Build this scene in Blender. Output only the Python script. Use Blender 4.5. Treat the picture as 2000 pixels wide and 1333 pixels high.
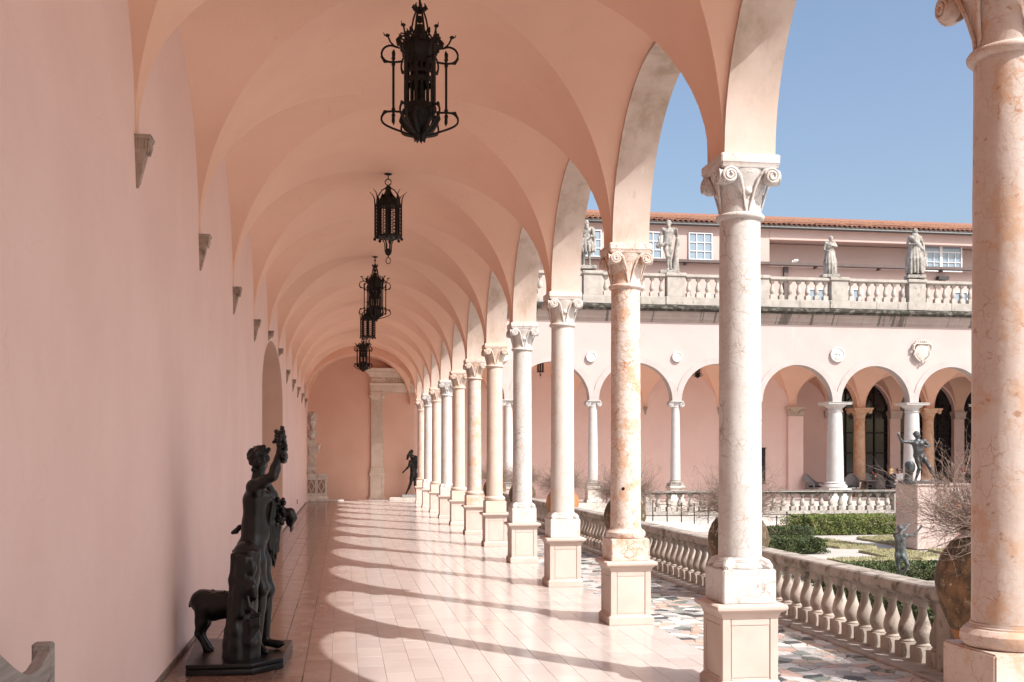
import bpy, bmesh, math, random
import numpy as np
from mathutils import Vector, Matrix

R = math.radians
random.seed(7)
rng = np.random.default_rng(7)
sc = bpy.context.scene
for o in list(bpy.data.objects):
    bpy.data.objects.remove(o)
COL = sc.collection

# ---------------------------------------------------------------- camera
TH = 0.1552                      # the camera looks this far to the right of the arcade's axis
EYE = 1.7
cam_d = bpy.data.cameras.new('camera')
cam_d.sensor_width = 36.0
cam_d.lens = 36.0 * 2110.26 / 2000.0
cam_d.shift_y = (894.67 - 666.5) / 2000.0
cam_d.clip_start = 0.1
cam_d.clip_end = 3000.0
cam = bpy.data.objects.new('camera', cam_d)
cam.location = (0, 0, EYE)
cam.rotation_euler = (R(90), 0, -TH)
COL.objects.link(cam)
sc.camera = cam

# ---------------------------------------------------------------- sky, sun, exposure
SUN_DIR = Vector((1.0, -1.24, 1.62)).normalized()      # towards the sun
world = bpy.data.worlds.new('World')
sc.world = world
world.use_nodes = True
wt = world.node_tree
for n in list(wt.nodes):
    wt.nodes.remove(n)
sky = wt.nodes.new('ShaderNodeTexSky')
sky.sky_type = 'NISHITA'
sky.sun_disc = False
sky.sun_elevation = math.asin(SUN_DIR.z)
sky.sun_rotation = math.atan2(SUN_DIR.x, SUN_DIR.y)
sky.altitude = 0
sky.air_density = 1.0
sky.dust_density = 3.6
sky.ozone_density = 0.8
bg = wt.nodes.new('ShaderNodeBackground')
bg.inputs['Strength'].default_value = 0.122
wo = wt.nodes.new('ShaderNodeOutputWorld')
wt.links.new(sky.outputs[0], bg.inputs[0])
wt.links.new(bg.outputs[0], wo.inputs[0])

sun_d = bpy.data.lights.new('sun', 'SUN')
sun_d.energy = 3.9
sun_d.angle = R(0.53)
sun_d.color = (1.0, 0.965, 0.925)
sun = bpy.data.objects.new('sun', sun_d)
sun.rotation_euler = SUN_DIR.to_track_quat('Z', 'Y').to_euler()
sun.location = (20, -25, 30)
COL.objects.link(sun)

sc.view_settings.view_transform = 'Standard'
sc.view_settings.look = 'None'
sc.view_settings.exposure = 0.74
sc.view_settings.gamma = 1.0
sc.view_settings.use_curve_mapping = False
sc.render.engine = 'CYCLES'
cy = sc.cycles
cy.max_bounces = 12
cy.diffuse_bounces = 8
cy.glossy_bounces = 4
cy.transmission_bounces = 4
cy.sample_clamp_indirect = 8.0
cy.use_guiding = False
cy.blur_glossy = 0.3
cy.use_denoising = True
try:
    cy.denoiser = 'OPENIMAGEDENOISE'
except Exception:
    pass

# ---------------------------------------------------------------- key dimensions (metres)
S = 3.2663          # one bay
XC = 2.8964         # axis of the near colonnade
Y0 = 4.3562         # column 0
ZS = 3.89           # springing of every arch
XW = -1.3813        # inner wall of the loggia
YF = Y0 + 11 * S    # axis of the far arcade (40.29)
YB = 44.5           # back wall of the far wing
ZG = -0.35          # garden level
RA = 1.45           # radius of the arches
def colY(n): return Y0 + n * S
def colX(k): return XC + k * S

# ---------------------------------------------------------------- mesh builder
class MB:
    def __init__(self):
        self.v = []; self.f = []; self.m = []; self.mi = 0
    def add(self, verts, faces):
        b = len(self.v)
        self.v.extend([tuple(p) for p in verts])
        for f in faces:
            self.f.append(tuple(b + i for i in f)); self.m.append(self.mi)
    def quad(self, a, b, c, d): self.add([a, b, c, d], [(0, 1, 2, 3)])
    def box(self, x0, x1, y0, y1, z0, z1):
        v = [(x0,y0,z0),(x1,y0,z0),(x1,y1,z0),(x0,y1,z0),(x0,y0,z1),(x1,y0,z1),(x1,y1,z1),(x0,y1,z1)]
        self.add(v, [(3,2,1,0),(4,5,6,7),(0,1,5,4),(1,2,6,5),(2,3,7,6),(3,0,4,7)])
    def cbox(self, cx, cy, hx, hy, z0, z1): self.box(cx-hx, cx+hx, cy-hy, cy+hy, z0, z1)
    def obox(self, c, ax, ay, az, hx, hy, hz):
        c = Vector(c); ax = Vector(ax)*hx; ay = Vector(ay)*hy; az = Vector(az)*hz
        v = [c-ax-ay-az, c+ax-ay-az, c+ax+ay-az, c-ax+ay-az, c-ax-ay+az, c+ax-ay+az, c+ax+ay+az, c-ax+ay+az]
        self.add(v, [(3,2,1,0),(4,5,6,7),(0,1,5,4),(1,2,6,5),(2,3,7,6),(3,0,4,7)])
    def prism(self, pts, z0, z1):
        n = len(pts)
        v = [(p[0],p[1],z0) for p in pts] + [(p[0],p[1],z1) for p in pts]
        f = [tuple(range(n-1,-1,-1)), tuple(range(n,2*n))]
        f += [(i,(i+1)%n,n+(i+1)%n,n+i) for i in range(n)]
        self.add(v, f)
    def lathe(self, prof, cx=0, cy=0, n=24, fn=None, cap=True, a0=0.0):
        v = []; f = []
        for (r, z) in prof:
            for i in range(n):
                a = a0 + 2*math.pi*i/n
                rr = r if fn is None else fn(r, a, z)
                v.append((cx+rr*math.cos(a), cy+rr*math.sin(a), z))
        for j in range(len(prof)-1):
            for i in range(n):
                i2 = (i+1) % n
                f.append((j*n+i, j*n+i2, (j+1)*n+i2, (j+1)*n+i))
        if cap:
            f.append(tuple(range(n-1,-1,-1))); f.append(tuple((len(prof)-1)*n+i for i in range(n)))
        self.add(v, f)
    def sq(self, prof, cx=0, cy=0):           # profile swept round a square: (half, z)
        self.lathe([(h*math.sqrt(2), z) for h, z in prof], cx, cy, 4, a0=math.pi/4)
    def tube(self, pts, r, n=6, cap=True):
        pts = [Vector(p) for p in pts]
        if not isinstance(r, (list, tuple)): r = [r]*len(pts)
        v = []; f = []; up = None
        for i, p in enumerate(pts):
            d = (pts[min(i+1,len(pts)-1)] - pts[max(i-1,0)])
            if d.length < 1e-9: d = Vector((0,0,1))
            d.normalize()
            if up is None:
                up = Vector((0,0,1)) if abs(d.z) < .9 else Vector((1,0,0))
            x = d.cross(up)
            if x.length < 1e-6: x = d.orthogonal()
            x.normalize(); y = x.cross(d).normalized(); up = y
            for k in range(n):
                a = 2*math.pi*k/n
                v.append(p + (x*math.cos(a) + y*math.sin(a))*r[i])
        for j in range(len(pts)-1):
            for k in range(n):
                k2 = (k+1) % n
                f.append((j*n+k, j*n+k2, (j+1)*n+k2, (j+1)*n+k))
        if cap:
            f.append(tuple(range(n-1,-1,-1))); f.append(tuple((len(pts)-1)*n+i for i in range(n)))
        self.add(v, f)
    def ball(self, c, r, n=8, m=5, s=(1,1,1)):
        v = [(c[0],c[1],c[2]-r*s[2])]; f = []
        for j in range(1, m):
            t = -math.pi/2 + math.pi*j/m
            for i in range(n):
                a = 2*math.pi*i/n
                v.append((c[0]+r*s[0]*math.cos(t)*math.cos(a), c[1]+r*s[1]*math.cos(t)*math.sin(a), c[2]+r*s[2]*math.sin(t)))
        v.append((c[0],c[1],c[2]+r*s[2])); L = len(v)-1
        for i in range(n):
            f.append((0, 1+(i+1)%n, 1+i)); f.append((L, 1+(m-2)*n+i, 1+(m-2)*n+(i+1)%n))
        for j in range(m-2):
            for i in range(n):
                f.append((1+j*n+i, 1+j*n+(i+1)%n, 1+(j+1)*n+(i+1)%n, 1+(j+1)*n+i))
        self.add(v, f)
    def grid(self, P):                          # P[j][i] -> points
        nj, ni = len(P), len(P[0])
        self.add([p for row in P for p in row],
                 [(j*ni+i, j*ni+i+1, (j+1)*ni+i+1, (j+1)*ni+i) for j in range(nj-1) for i in range(ni-1)])
    def xf(self, M, start=0):
        for i in range(start, len(self.v)): self.v[i] = tuple(M @ Vector(self.v[i]))
    def mesh(self, name, smooth=35, bevel=0, segs=1, weld=0):
        me = bpy.data.meshes.new(name)
        me.from_pydata(self.v, [], self.f)
        if any(self.m): me.polygons.foreach_set('material_index', self.m)
        if bevel or weld:
            bm = bmesh.new(); bm.from_mesh(me)
            bmesh.ops.remove_doubles(bm, verts=bm.verts, dist=weld or 1e-5)
            if bevel:
                es = [e for e in bm.edges if len(e.link_faces) == 2 and e.calc_face_angle(0) > 0.8]
                bmesh.ops.bevel(bm, geom=es, offset=bevel, segments=segs, affect='EDGES', clamp_overlap=True)
            bm.to_mesh(me); bm.free()
        if smooth:
            me.shade_smooth(); me.set_sharp_from_angle(angle=R(smooth))
        me.update()
        return me
    def build(self, name, mat, parent=None, **kw):
        return link(name, self.mesh(name, **kw), mat, parent)

def link(name, me, mat, parent=None, loc=None):
    o = bpy.data.objects.new(name, me)
    if mat is not None and len(me.materials) == 0:
        for mm in (mat if isinstance(mat, (list, tuple)) else [mat]): me.materials.append(mm)
    COL.objects.link(o)
    if parent is not None: o.parent = parent
    if loc is not None: o.location = loc
    return o

def tag(o, label=None, cat=None, group=None, kind=None):
    if label: o['label'] = label
    if cat: o['category'] = cat
    if group: o['group'] = group
    if kind: o['kind'] = kind
    return o

def thing(name, label, cat, loc=(0,0,0), rz=0.0, group=None):
    e = bpy.data.objects.new(name, None)
    e.empty_display_size = 0.2
    e.location = loc; e.rotation_euler = (0, 0, rz)
    COL.objects.link(e)
    return tag(e, label, cat, group, 'thing')

def clone(root, loc=None, rz=None, label=None, group=None, mats=None):
    def cp(o, par):
        c = o.copy()
        for k in ('category', 'group'):
            if par is not None and k in c: del c[k]
        COL.objects.link(c)
        if par is not None: c.parent = par
        if mats and o.type == 'MESH' and o.data.materials and o.data.materials[0].name in mats:
            key = (o.data.name, mats[o.data.materials[0].name].name)
            if key not in _mc:
                md = o.data.copy(); md.materials[0] = mats[o.data.materials[0].name]; _mc[key] = md
            c.data = _mc[key]
        for ch in o.children: cp(ch, c)
        return c
    r = cp(root, None)
    if loc is not None: r.location = loc
    if rz is not None: r.rotation_euler = (0, 0, rz)
    if label: r['label'] = label
    if group: r['group'] = group
    return r
_mc = {}

def np_mesh(name, V, F, smooth=True):           # V (n,3), F (m,3|4) numpy
    me = bpy.data.meshes.new(name)
    V = np.asarray(V, np.float32); F = np.asarray(F, np.int32)
    k = F.shape[1]
    me.vertices.add(len(V)); me.vertices.foreach_set('co', V.ravel())
    me.loops.add(F.size); me.loops.foreach_set('vertex_index', F.ravel())
    me.polygons.add(len(F)); me.polygons.foreach_set('loop_start', np.arange(0, F.size, k, dtype=np.int32))
    me.polygons.foreach_set('loop_total', np.full(len(F), k, np.int32))
    me.update(calc_edges=True); me.validate()
    if smooth: me.shade_smooth()
    return me

# ---------------------------------------------------------------- materials
def mk(name, c1, c2=None, s=2.0, rough=.7, bump=.15, bs=40., bd=.004, veins=(), stains=(), metal=0., spec=.4,
       rnd=0.0, hue=0.0, world=False, grad=None, detail=6, r2=None, stretch=(1,1,1)):
    m = bpy.data.materials.new(name); m.use_nodes = True
    t = m.node_tree; N = t.nodes; L = t.links
    b = N['Principled BSDF']
    b.inputs['Metallic'].default_value = metal
    b.inputs['Specular IOR Level'].default_value = spec
    b.inputs['Roughness'].default_value = rough
    tc = N.new('ShaderNodeTexCoord'); oi = N.new('ShaderNodeObjectInfo')
    if world:
        g = N.new('ShaderNodeNewGeometry'); vec = g.outputs['Position']
    else:
        mul = N.new('ShaderNodeVectorMath'); mul.operation = 'SCALE'
        mul.inputs[0].default_value = (31., 17., 23.)
        L.new(oi.outputs['Random'], mul.inputs['Scale'])
        ad = N.new('ShaderNodeVectorMath'); ad.operation = 'ADD'
        L.new(tc.outputs['Object'], ad.inputs[0]); L.new(mul.outputs[0], ad.inputs[1]); vec = ad.outputs[0]
    def noise(scale, det=detail, st=(1,1,1), rg=.6):
        mp = N.new('ShaderNodeMapping'); mp.inputs['Scale'].default_value = st
        L.new(vec, mp.inputs[0])
        q = N.new('ShaderNodeTexNoise'); q.inputs['Scale'].default_value = scale
        q.inputs['Detail'].default_value = det; q.inputs['Roughness'].default_value = rg
        L.new(mp.outputs[0], q.inputs['Vector']); return q
    def ramp(src, lo, hi):
        r = N.new('ShaderNodeMapRange'); r.interpolation_type = 'SMOOTHSTEP'
        r.inputs[1].default_value = lo; r.inputs[2].default_value = hi
        L.new(src, r.inputs[0]); return r.outputs[0]
    def mix(fac, a, c):
        x = N.new('ShaderNodeMix'); x.data_type = 'RGBA'
        if isinstance(fac, float): x.inputs[0].default_value = fac
        else: L.new(fac, x.inputs[0])
        for sk, val in ((x.inputs[6], a), (x.inputs[7], c)):
            if isinstance(val, tuple): sk.default_value = (*val, 1)
            else: L.new(val, sk)
        return x.outputs[2]
    def math2(op, a, c):
        x = N.new('ShaderNodeMath'); x.operation = op
        for i, val in enumerate((a, c)):
            if isinstance(val, (int, float)): x.inputs[i].default_value = val
            else: L.new(val, x.inputs[i])
        return x.outputs[0]
    col = tuple(c1)
    if c2 is not None:
        col = mix(ramp(noise(s, st=stretch).outputs[0], .32, .68), tuple(c1), tuple(c2))
    if grad:                                     # shade by the wall and sunlit tone beyond it, painted in: (colour, x0, x1)
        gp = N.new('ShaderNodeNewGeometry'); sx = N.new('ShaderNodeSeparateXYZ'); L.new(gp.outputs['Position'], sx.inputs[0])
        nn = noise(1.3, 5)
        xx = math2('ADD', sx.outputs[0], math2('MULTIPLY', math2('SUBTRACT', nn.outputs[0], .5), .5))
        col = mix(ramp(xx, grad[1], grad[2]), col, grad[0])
    for (vc, vs, w, amt) in veins:               # wandering veins: distorted cell borders, broken up by a mask
        nz = noise(vs*.8, 4)
        off = N.new('ShaderNodeVectorMath'); off.operation = 'SCALE'; off.inputs['Scale'].default_value = 1.1/vs
        L.new(nz.outputs[1], off.inputs[0])
        ad2 = N.new('ShaderNodeVectorMath'); L.new(vec, ad2.inputs[0]); L.new(off.outputs[0], ad2.inputs[1])
        vo = N.new('ShaderNodeTexVoronoi'); vo.feature = 'DISTANCE_TO_EDGE'; vo.inputs['Scale'].default_value = vs
        L.new(ad2.outputs[0], vo.inputs['Vector'])
        line = ramp(vo.outputs[0], w, 0.0)
        msk = ramp(noise(vs*.45, 3).outputs[0], .42, .62)
        col = mix(math2('MULTIPLY', math2('MULTIPLY', line, msk), amt), col, tuple(vc))
    for st in stains:                            # (colour, scale, lo, hi, stretch, amount)
        col = mix(math2('MULTIPLY', ramp(noise(st[1], 7, st[4], .65).outputs[0], st[2], st[3]), st[5]), col, tuple(st[0]))
    if rnd or hue:
        h = N.new('ShaderNodeHueSaturation')
        L.new(math2('ADD', math2('MULTIPLY', oi.outputs['Random'], rnd*2), 1-rnd), h.inputs['Value'])
        if hue: L.new(math2('ADD', math2('MULTIPLY', oi.outputs['Random'], hue*2), .5-hue), h.inputs['Hue'])
        if isinstance(col, tuple): h.inputs['Color'].default_value = (*col, 1)
        else: L.new(col, h.inputs['Color'])
        col = h.outputs[0]
    if isinstance(col, tuple): b.inputs['Base Color'].default_value = (*col, 1)
    else: L.new(col, b.inputs['Base Color'])
    if r2 is not None:
        L.new(math2('ADD', math2('MULTIPLY', noise(s*1.7).outputs[0], r2-rough), rough), b.inputs['Roughness'])
    if bump:
        bp = N.new('ShaderNodeBump'); bp.inputs['Strength'].default_value = bump; bp.inputs['Distance'].default_value = bd
        L.new(noise(bs, 8).outputs[0], bp.inputs['Height']); L.new(bp.outputs[0], b.inputs['Normal'])
    return m

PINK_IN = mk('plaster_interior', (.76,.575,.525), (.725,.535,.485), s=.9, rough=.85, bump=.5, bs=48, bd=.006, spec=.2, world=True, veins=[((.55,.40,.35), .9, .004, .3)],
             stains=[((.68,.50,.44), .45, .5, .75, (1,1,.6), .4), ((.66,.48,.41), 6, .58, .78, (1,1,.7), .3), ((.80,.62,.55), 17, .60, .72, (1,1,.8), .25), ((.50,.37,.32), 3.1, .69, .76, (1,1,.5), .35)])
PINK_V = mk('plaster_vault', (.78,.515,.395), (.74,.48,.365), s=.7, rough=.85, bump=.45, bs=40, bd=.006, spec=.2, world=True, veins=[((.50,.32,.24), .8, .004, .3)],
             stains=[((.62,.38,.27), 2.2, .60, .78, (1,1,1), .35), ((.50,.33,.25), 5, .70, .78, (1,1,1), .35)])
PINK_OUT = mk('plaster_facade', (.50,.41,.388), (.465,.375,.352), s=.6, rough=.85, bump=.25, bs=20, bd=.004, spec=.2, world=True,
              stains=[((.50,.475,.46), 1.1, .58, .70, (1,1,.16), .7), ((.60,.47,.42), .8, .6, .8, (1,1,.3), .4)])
SOFFIT = mk('arch_stucco', (.60,.50,.445), (.53,.43,.37), s=2.2, rough=.8, bump=.25, bs=26, bd=.004, spec=.25, world=True,
            stains=[((.32,.23,.155), 2.4, .46, .70, (1,1,.35), .65), ((.70,.62,.56), 7, .6, .7, (1,1,.25), .4), ((.36,.27,.20), 9, .62, .72, (1,1,.22), .4)])
PED = mk('pedestal_stone', (.57,.47,.42), (.51,.41,.36), s=3, rough=.75, bump=.3, bs=35, bd=.004, rnd=.05,
         stains=[((.52,.38,.30), 4, .56, .75, (1,1,.5), .5), ((.36,.31,.28), 7, .64, .74, (1,1,.35), .5)])
M_WHITE = mk('marble_white', (.60,.585,.57), (.53,.51,.49), s=3, rough=.55, bump=.3, bs=28, bd=.006,
             veins=[((.27,.20,.165), 6, .030, .9), ((.36,.27,.22), 15, .045, .7), ((.33,.25,.20), 31, .06, .45)],
             stains=[((.47,.38,.32), 4, .55, .70, (1,1,1), .5), ((.30,.22,.17), 19, .66, .72, (1,1,1), .7)])
M_BREC = mk('marble_breccia', (.66,.585,.535), (.60,.50,.435), s=6, rough=.55, bump=.6, bs=22, bd=.012,
            veins=[((.40,.17,.07), 11, .07, .95), ((.44,.21,.10), 24, .09, .7)],
            stains=[((.56,.30,.16), 6, .50, .64, (1,1,1), .65), ((.25,.11,.05), 16, .64, .70, (1,1,.7), .9)])
M_CREAM = mk('marble_cream', (.59,.51,.465), (.54,.445,.39), s=4, rough=.5, bump=.35, bs=26, bd=.007,
             veins=[((.42,.24,.14), 10, .035, .8), ((.46,.29,.19), 22, .05, .6)],
             stains=[((.52,.32,.20), 5, .50, .62, (1,1,1), .7), ((.38,.20,.11), 12, .60, .67, (1,1,1.4), .8)])
TILE = mk('floor_tile', (.21,.12,.086), (.17,.096,.068), s=5, rough=.08, r2=.24, bump=.08, bs=14, bd=.003, spec=.27, rnd=.07, hue=.006, grad=((.505,.45,.42), -.62, .42),  # dark base is the wall-side shade, grad colour the sunlit floor
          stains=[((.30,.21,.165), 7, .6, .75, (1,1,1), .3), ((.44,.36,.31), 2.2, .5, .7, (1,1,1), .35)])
TILE_L = mk('floor_tile_light', (.53,.462,.42), (.50,.425,.38), s=5, rough=.16, r2=.34, bump=.10, bs=14, bd=.003, spec=.5, rnd=.05)
GROUT_L = mk('light_grout', (.33,.275,.24), (.26,.21,.18), s=9, rough=.9)
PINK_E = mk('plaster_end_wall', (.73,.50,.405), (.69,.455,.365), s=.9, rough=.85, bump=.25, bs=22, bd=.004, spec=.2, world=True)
PINK_U = mk('plaster_upper_storey', (.53,.405,.365), (.50,.375,.335), s=.6, rough=.85, bump=.2, bs=20, bd=.004, spec=.2, world=True,
            stains=[((.42,.31,.28), 1.2, .62, .78, (1,1,.3), .4)])
PINK_P = mk('plaster_pedestal', (.52,.43,.40), (.48,.385,.35), s=1.5, rough=.85, bump=.2, bs=22, bd=.004, spec=.2, stains=[((.40,.33,.30), 2, .5, .7, (1,1,.3), .5)])
GROUT = mk('floor_grout', (.055,.04,.034), (.09,.065,.055), s=9, rough=.9)
CAST = mk('cast_stone', (.40,.34,.295), (.31,.26,.225), s=5, rough=.85, bump=.5, bs=45, bd=.006, rnd=.17,
          stains=[((.10,.085,.07), 6, .55, .68, (1,1,.6), .85)])
CAST_TOP = mk('mossy_cast_stone', (.38,.335,.30), (.27,.23,.195), s=5, rough=.9, bump=.6, bs=45, bd=.008,
              stains=[((.10,.085,.065), 5, .50, .66, (1,1,1), .85), ((.50,.46,.42), 9, .6, .7, (1,1,1), .6)])
OLDST = mk('old_grey_stone', (.40,.375,.34), (.27,.25,.225), s=4, rough=.9, bump=.6, bs=40, bd=.008,
           stains=[((.12,.108,.09), 9, .50, .64, (1,1,.6), .8), ((.50,.47,.43), 8, .58, .68, (1,1,.5), .6)])
BLACKST = mk('blackened_ledge', (.20,.18,.155), (.07,.062,.052), s=3.5, rough=.95, bump=.8, bs=30, bd=.012,
             stains=[((.035,.033,.026), 4.5, .38, .54, (1,1,1.5), .97)])
STAINED = mk('streaked_moulding', (.40,.33,.30), (.33,.265,.24), s=1.5, rough=.9, bump=.4, bs=30, bd=.006, world=True,
             stains=[((.12,.105,.09), 2.6, .54, .60, (1,.08,.04), .9)])
BRONZE = mk('dark_bronze', (.0045,.0045,.005), (.009,.0085,.008), s=6, rough=.27, r2=.42, bump=.2, bs=40, bd=.003, metal=.0, spec=.38)
BRONZE_G = mk('green_bronze', (.06,.075,.08), (.095,.115,.12), s=6, rough=.55, bump=.25, bs=40, bd=.003, metal=.25, spec=.4,
              stains=[((.22,.27,.275), 5, .55, .7, (1,1,.5), .6)])
BRONZE_F = mk('grey_bronze', (.045,.048,.05), (.08,.083,.085), s=6, rough=.45, bump=.25, bs=40, bd=.003, metal=.4, spec=.5,
              stains=[((.20,.215,.22), 5, .6, .75, (1,1,.5), .5)])
IRON = mk('wrought_iron', (.012,.011,.010), (.02,.017,.015), s=20, rough=.6, bump=.2, bs=60, bd=.002, metal=.3, spec=.3)
TERRA = mk('terracotta', (.27,.145,.075), (.17,.10,.055), s=4, rough=.85, bump=.5, bs=30, bd=.008,
           stains=[((.06,.045,.028), 4.5, .36, .55, (1,1,.9), .9), ((.34,.28,.19), 15, .56, .66, (1,1,1), .7),
                   ((.58,.54,.47), 21, .64, .69, (1,1,1), .85), ((.46,.21,.09), 3.5, .62, .74, (1,1,.6), .7)])
TERRA_O = mk('orange_terracotta', (.45,.205,.08), (.34,.15,.06), s=4, rough=.85, bump=.5, bs=30, bd=.006,
             stains=[((.22,.12,.06), 5, .55, .68, (1,1,.6), .8), ((.66,.58,.50), 7, .63, .7, (1,1,1), .6)])
TWIG = mk('bare_twigs', (.33,.245,.205), (.20,.14,.115), s=12, rough=.9, bump=0)
LEAFR = mk('red_leaf', (.36,.04,.03), (.45,.15,.05), s=9, rough=.6, bump=0)
HEDGE = mk('hedge_leaf', (.035,.055,.02), (.085,.11,.035), s=5, rough=.6, bump=0, world=True)
HEDGE_B = mk('bright_hedge_leaf', (.085,.125,.028), (.20,.235,.06), s=4, rough=.6, bump=0, world=True,
             stains=[((.34,.25,.14), 3.5, .58, .68, (1,1,1), .6)])
TWIGCORE = mk('hedge_core', (.035,.04,.018), (.06,.05,.03), s=6, rough=.95)
LAWN = mk('lawn', (.25,.235,.13), (.33,.30,.18), s=3, rough=.95, bump=.8, bs=60, bd=.02, world=True)
GRASSM = mk('grass_blade', (.23,.23,.11), (.38,.345,.20), s=5, rough=.9, bump=0, world=True)
GRAVEL = mk('garden_path', (.47,.435,.40), (.40,.365,.33), s=2, rough=.95, bump=.4, bs=70, bd=.006, world=True)
WOOD = mk('grey_teak', (.32,.29,.265), (.22,.195,.175), s=9, rough=.8, bump=.4, bs=30, bd=.003, stretch=(6,.4,6))
GREYST = mk('grey_slab', (.22,.22,.22), (.28,.275,.27), s=5, rough=.7)
SURR = mk('door_marble', (.70,.62,.54), (.62,.53,.45), s=3, rough=.6, bump=.25, bs=30, bd=.004,
          stains=[((.40,.31,.24), 4, .58, .74, (1,1,1), .5)])
PARA = mk('parapet_stone', (.43,.395,.355), (.34,.31,.275), s=3, rough=.9, bump=.5, bs=40, bd=.006, stains=[((.16,.145,.12), 6, .57, .70, (1,1,.5), .75)])
BALU = mk('roof_baluster_stone', (.47,.425,.38), (.36,.32,.285), s=5, rough=.9, bump=.5, bs=40, bd=.006, rnd=.1, stains=[((.16,.14,.12), 6, .56, .68, (1,1,.6), .8)])
PALE = mk('pale_carved_stone', (.56,.51,.46), (.46,.41,.37), s=6, rough=.7, bump=.3, bs=30, bd=.005,
          stains=[((.20,.16,.13), 7, .55, .68, (1,1,1), .7)])
MEDAL = mk('white_medallion', (.74,.72,.70), (.62,.59,.57), s=9, rough=.6, bump=.3, bs=30, bd=.004)
ORANGEM = mk('orange_marble', (.60,.40,.28), (.50,.31,.20), s=5, rough=.5, bump=.2, bs=20, bd=.004,
             stains=[((.45,.20,.08), 6, .55, .64, (1,1,.4), .8)])
ROOFT = mk('roof_tile', (.33,.16,.10), (.24,.105,.065), s=6, rough=.85, bump=.3, bs=30, bd=.005, rnd=.2, hue=.012)
GUTTER = mk('dark_gutter', (.045,.04,.038), rough=.5)
CANOPY = mk('brown_canopy', (.13,.098,.09), (.10,.075,.068), s=4, rough=.7)
WFRAME = mk('white_frame', (.74,.74,.74), rough=.5)
GLASS_D = mk('dark_glass', (.012,.012,.013), (.02,.019,.019), s=3, rough=.08, bump=0, spec=.5)
GLASS_S = mk('window_glass', (.20,.27,.33), (.24,.31,.37), s=1.5, rough=.12, bump=0, spec=.9)
WICKER = mk('grey_wicker', (.27,.255,.255), (.19,.18,.18), s=20, rough=.8, bump=.6, bs=90, bd=.006)
DARKROOM = mk('dark_wall', (.05,.042,.038), rough=.9)
SKIN = mk('skin', (.55,.33,.25), rough=.6); HAIRB = mk('dark_hair', (.03,.02,.015), rough=.6); HAIRL = mk('fair_hair', (.42,.28,.14), rough=.6)
CLOTHW = mk('white_cloth', (.70,.69,.70), rough=.9); CLOTHK = mk('black_cloth', (.015,.015,.018), rough=.9); BLUEB = mk('blue_cushion', (.03,.05,.16), rough=.8)
SHADES = mk('black_plastic', (.01,.01,.01), rough=.3)
# ================================================================ ground and floors
def structure(name, mb, mat, **kw):
    return tag(mb.build(name, mat, **kw), kind='structure')

g = MB(); g.quad((-400,-300,ZG-.02),(500,-300,ZG-.02),(500,700,ZG-.02),(-400,700,ZG-.02))
structure('ground', g, GRAVEL, smooth=0)

# loggia floor: grout bed + tiles in running bond
fl = MB(); fl.box(XW-3.2, 3.09, -9, YB+3.2, -.45, -.006); fl.box(3.09, 34.5, YF-.45, YB+3.2, -.45, -.0061)
fl.mi = 1; fl.box(-.1, 3.088, 2, YB, -.2, -.0052)
floor = structure('loggia_floor', fl, [GROUT, GROUT_L], smooth=0)
TW, TL = .2145, .429
cells = []
for i in range(-1, 21):
    x0 = XW + i*TW if i >= 0 else XW - TW
    if x0 > 3.0: continue
    strip = XC - .62 < x0
    for j in range(-10, 112):
        off = (0, .5, .22, .7)[i % 4]*TL if i > 2 else (.13*(i % 5))
        y0 = j*TL + off
        if i in (1, 2) and j % 3 != 1:
            cells.append((i, x0, y0, y0+TL/2)); cells.append((i, x0, y0+TL/2, y0+TL))
        else: cells.append((i, x0, y0, y0+TL))
def tile_mesh(w, l, gap, h, seed, ch=.0014):
    rr = random.Random(seed)
    a = gap/2; z = [h + rr.uniform(-.0012, .0012) for _ in range(4)]
    x0, x1, y0, y1 = a, w-a, a, l-a; c = ch
    v = [(x0,y0,-.012),(x1,y0,-.012),(x1,y1,-.012),(x0,y1,-.012),
         (x0,y0,z[0]-c),(x1,y0,z[1]-c),(x1,y1,z[2]-c),(x0,y1,z[3]-c),
         (x0+c,y0+c,z[0]),(x1-c,y0+c,z[1]),(x1-c,y1-c,z[2]),(x0+c,y1-c,z[3])]
    f = [(8,9,10,11)] + [(k,(k+1)%4,4+(k+1)%4,4+k) for k in range(4)] + [(4+k,4+(k+1)%4,8+(k+1)%4,8+k) for k in range(4)]
    return v, f
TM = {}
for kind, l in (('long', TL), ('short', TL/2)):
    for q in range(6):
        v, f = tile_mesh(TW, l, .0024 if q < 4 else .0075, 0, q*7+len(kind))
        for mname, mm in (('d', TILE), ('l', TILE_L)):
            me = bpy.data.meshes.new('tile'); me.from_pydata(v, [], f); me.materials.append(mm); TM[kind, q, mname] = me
cells = [c for c in cells if c[3] > -7 and c[2] < YB+.05]
vis = sorted([c for c in cells if c[2] > 7.6], key=lambda c: c[2])
near = set(id(c) for c in vis[:300])
rest = MB(); rest_l = MB()
rt = random.Random(5)
for c in cells:
    i, x0, ya, yb = c
    light = False
    q = rt.randrange(4) if i > 5 else rt.choice((2, 4, 5))
    if id(c) in near:
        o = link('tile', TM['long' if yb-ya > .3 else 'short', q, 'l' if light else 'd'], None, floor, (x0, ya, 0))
    else:
        v, f = tile_mesh(TW, yb-ya, .0026, 0, rt.randrange(999))
        (rest_l if light else rest).add([(p[0]+x0, p[1]+ya, p[2]) for p in v], f)
# far-wing floor tiles
for i in range(int((33-3.09)/TW)):
    for j in range(int((YB+3-YF+.4)/TL)):
        v, f = tile_mesh(TW, TL, .005, 0, i*31+j)
        rest.add([(p[0]+3.09+i*TW, p[1]+YF-.4+j*TL+(i%2)*.2, p[2]) for p in v], f)
tag(rest.build('tile_field', TILE, floor, smooth=0), kind='stuff')

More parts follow.
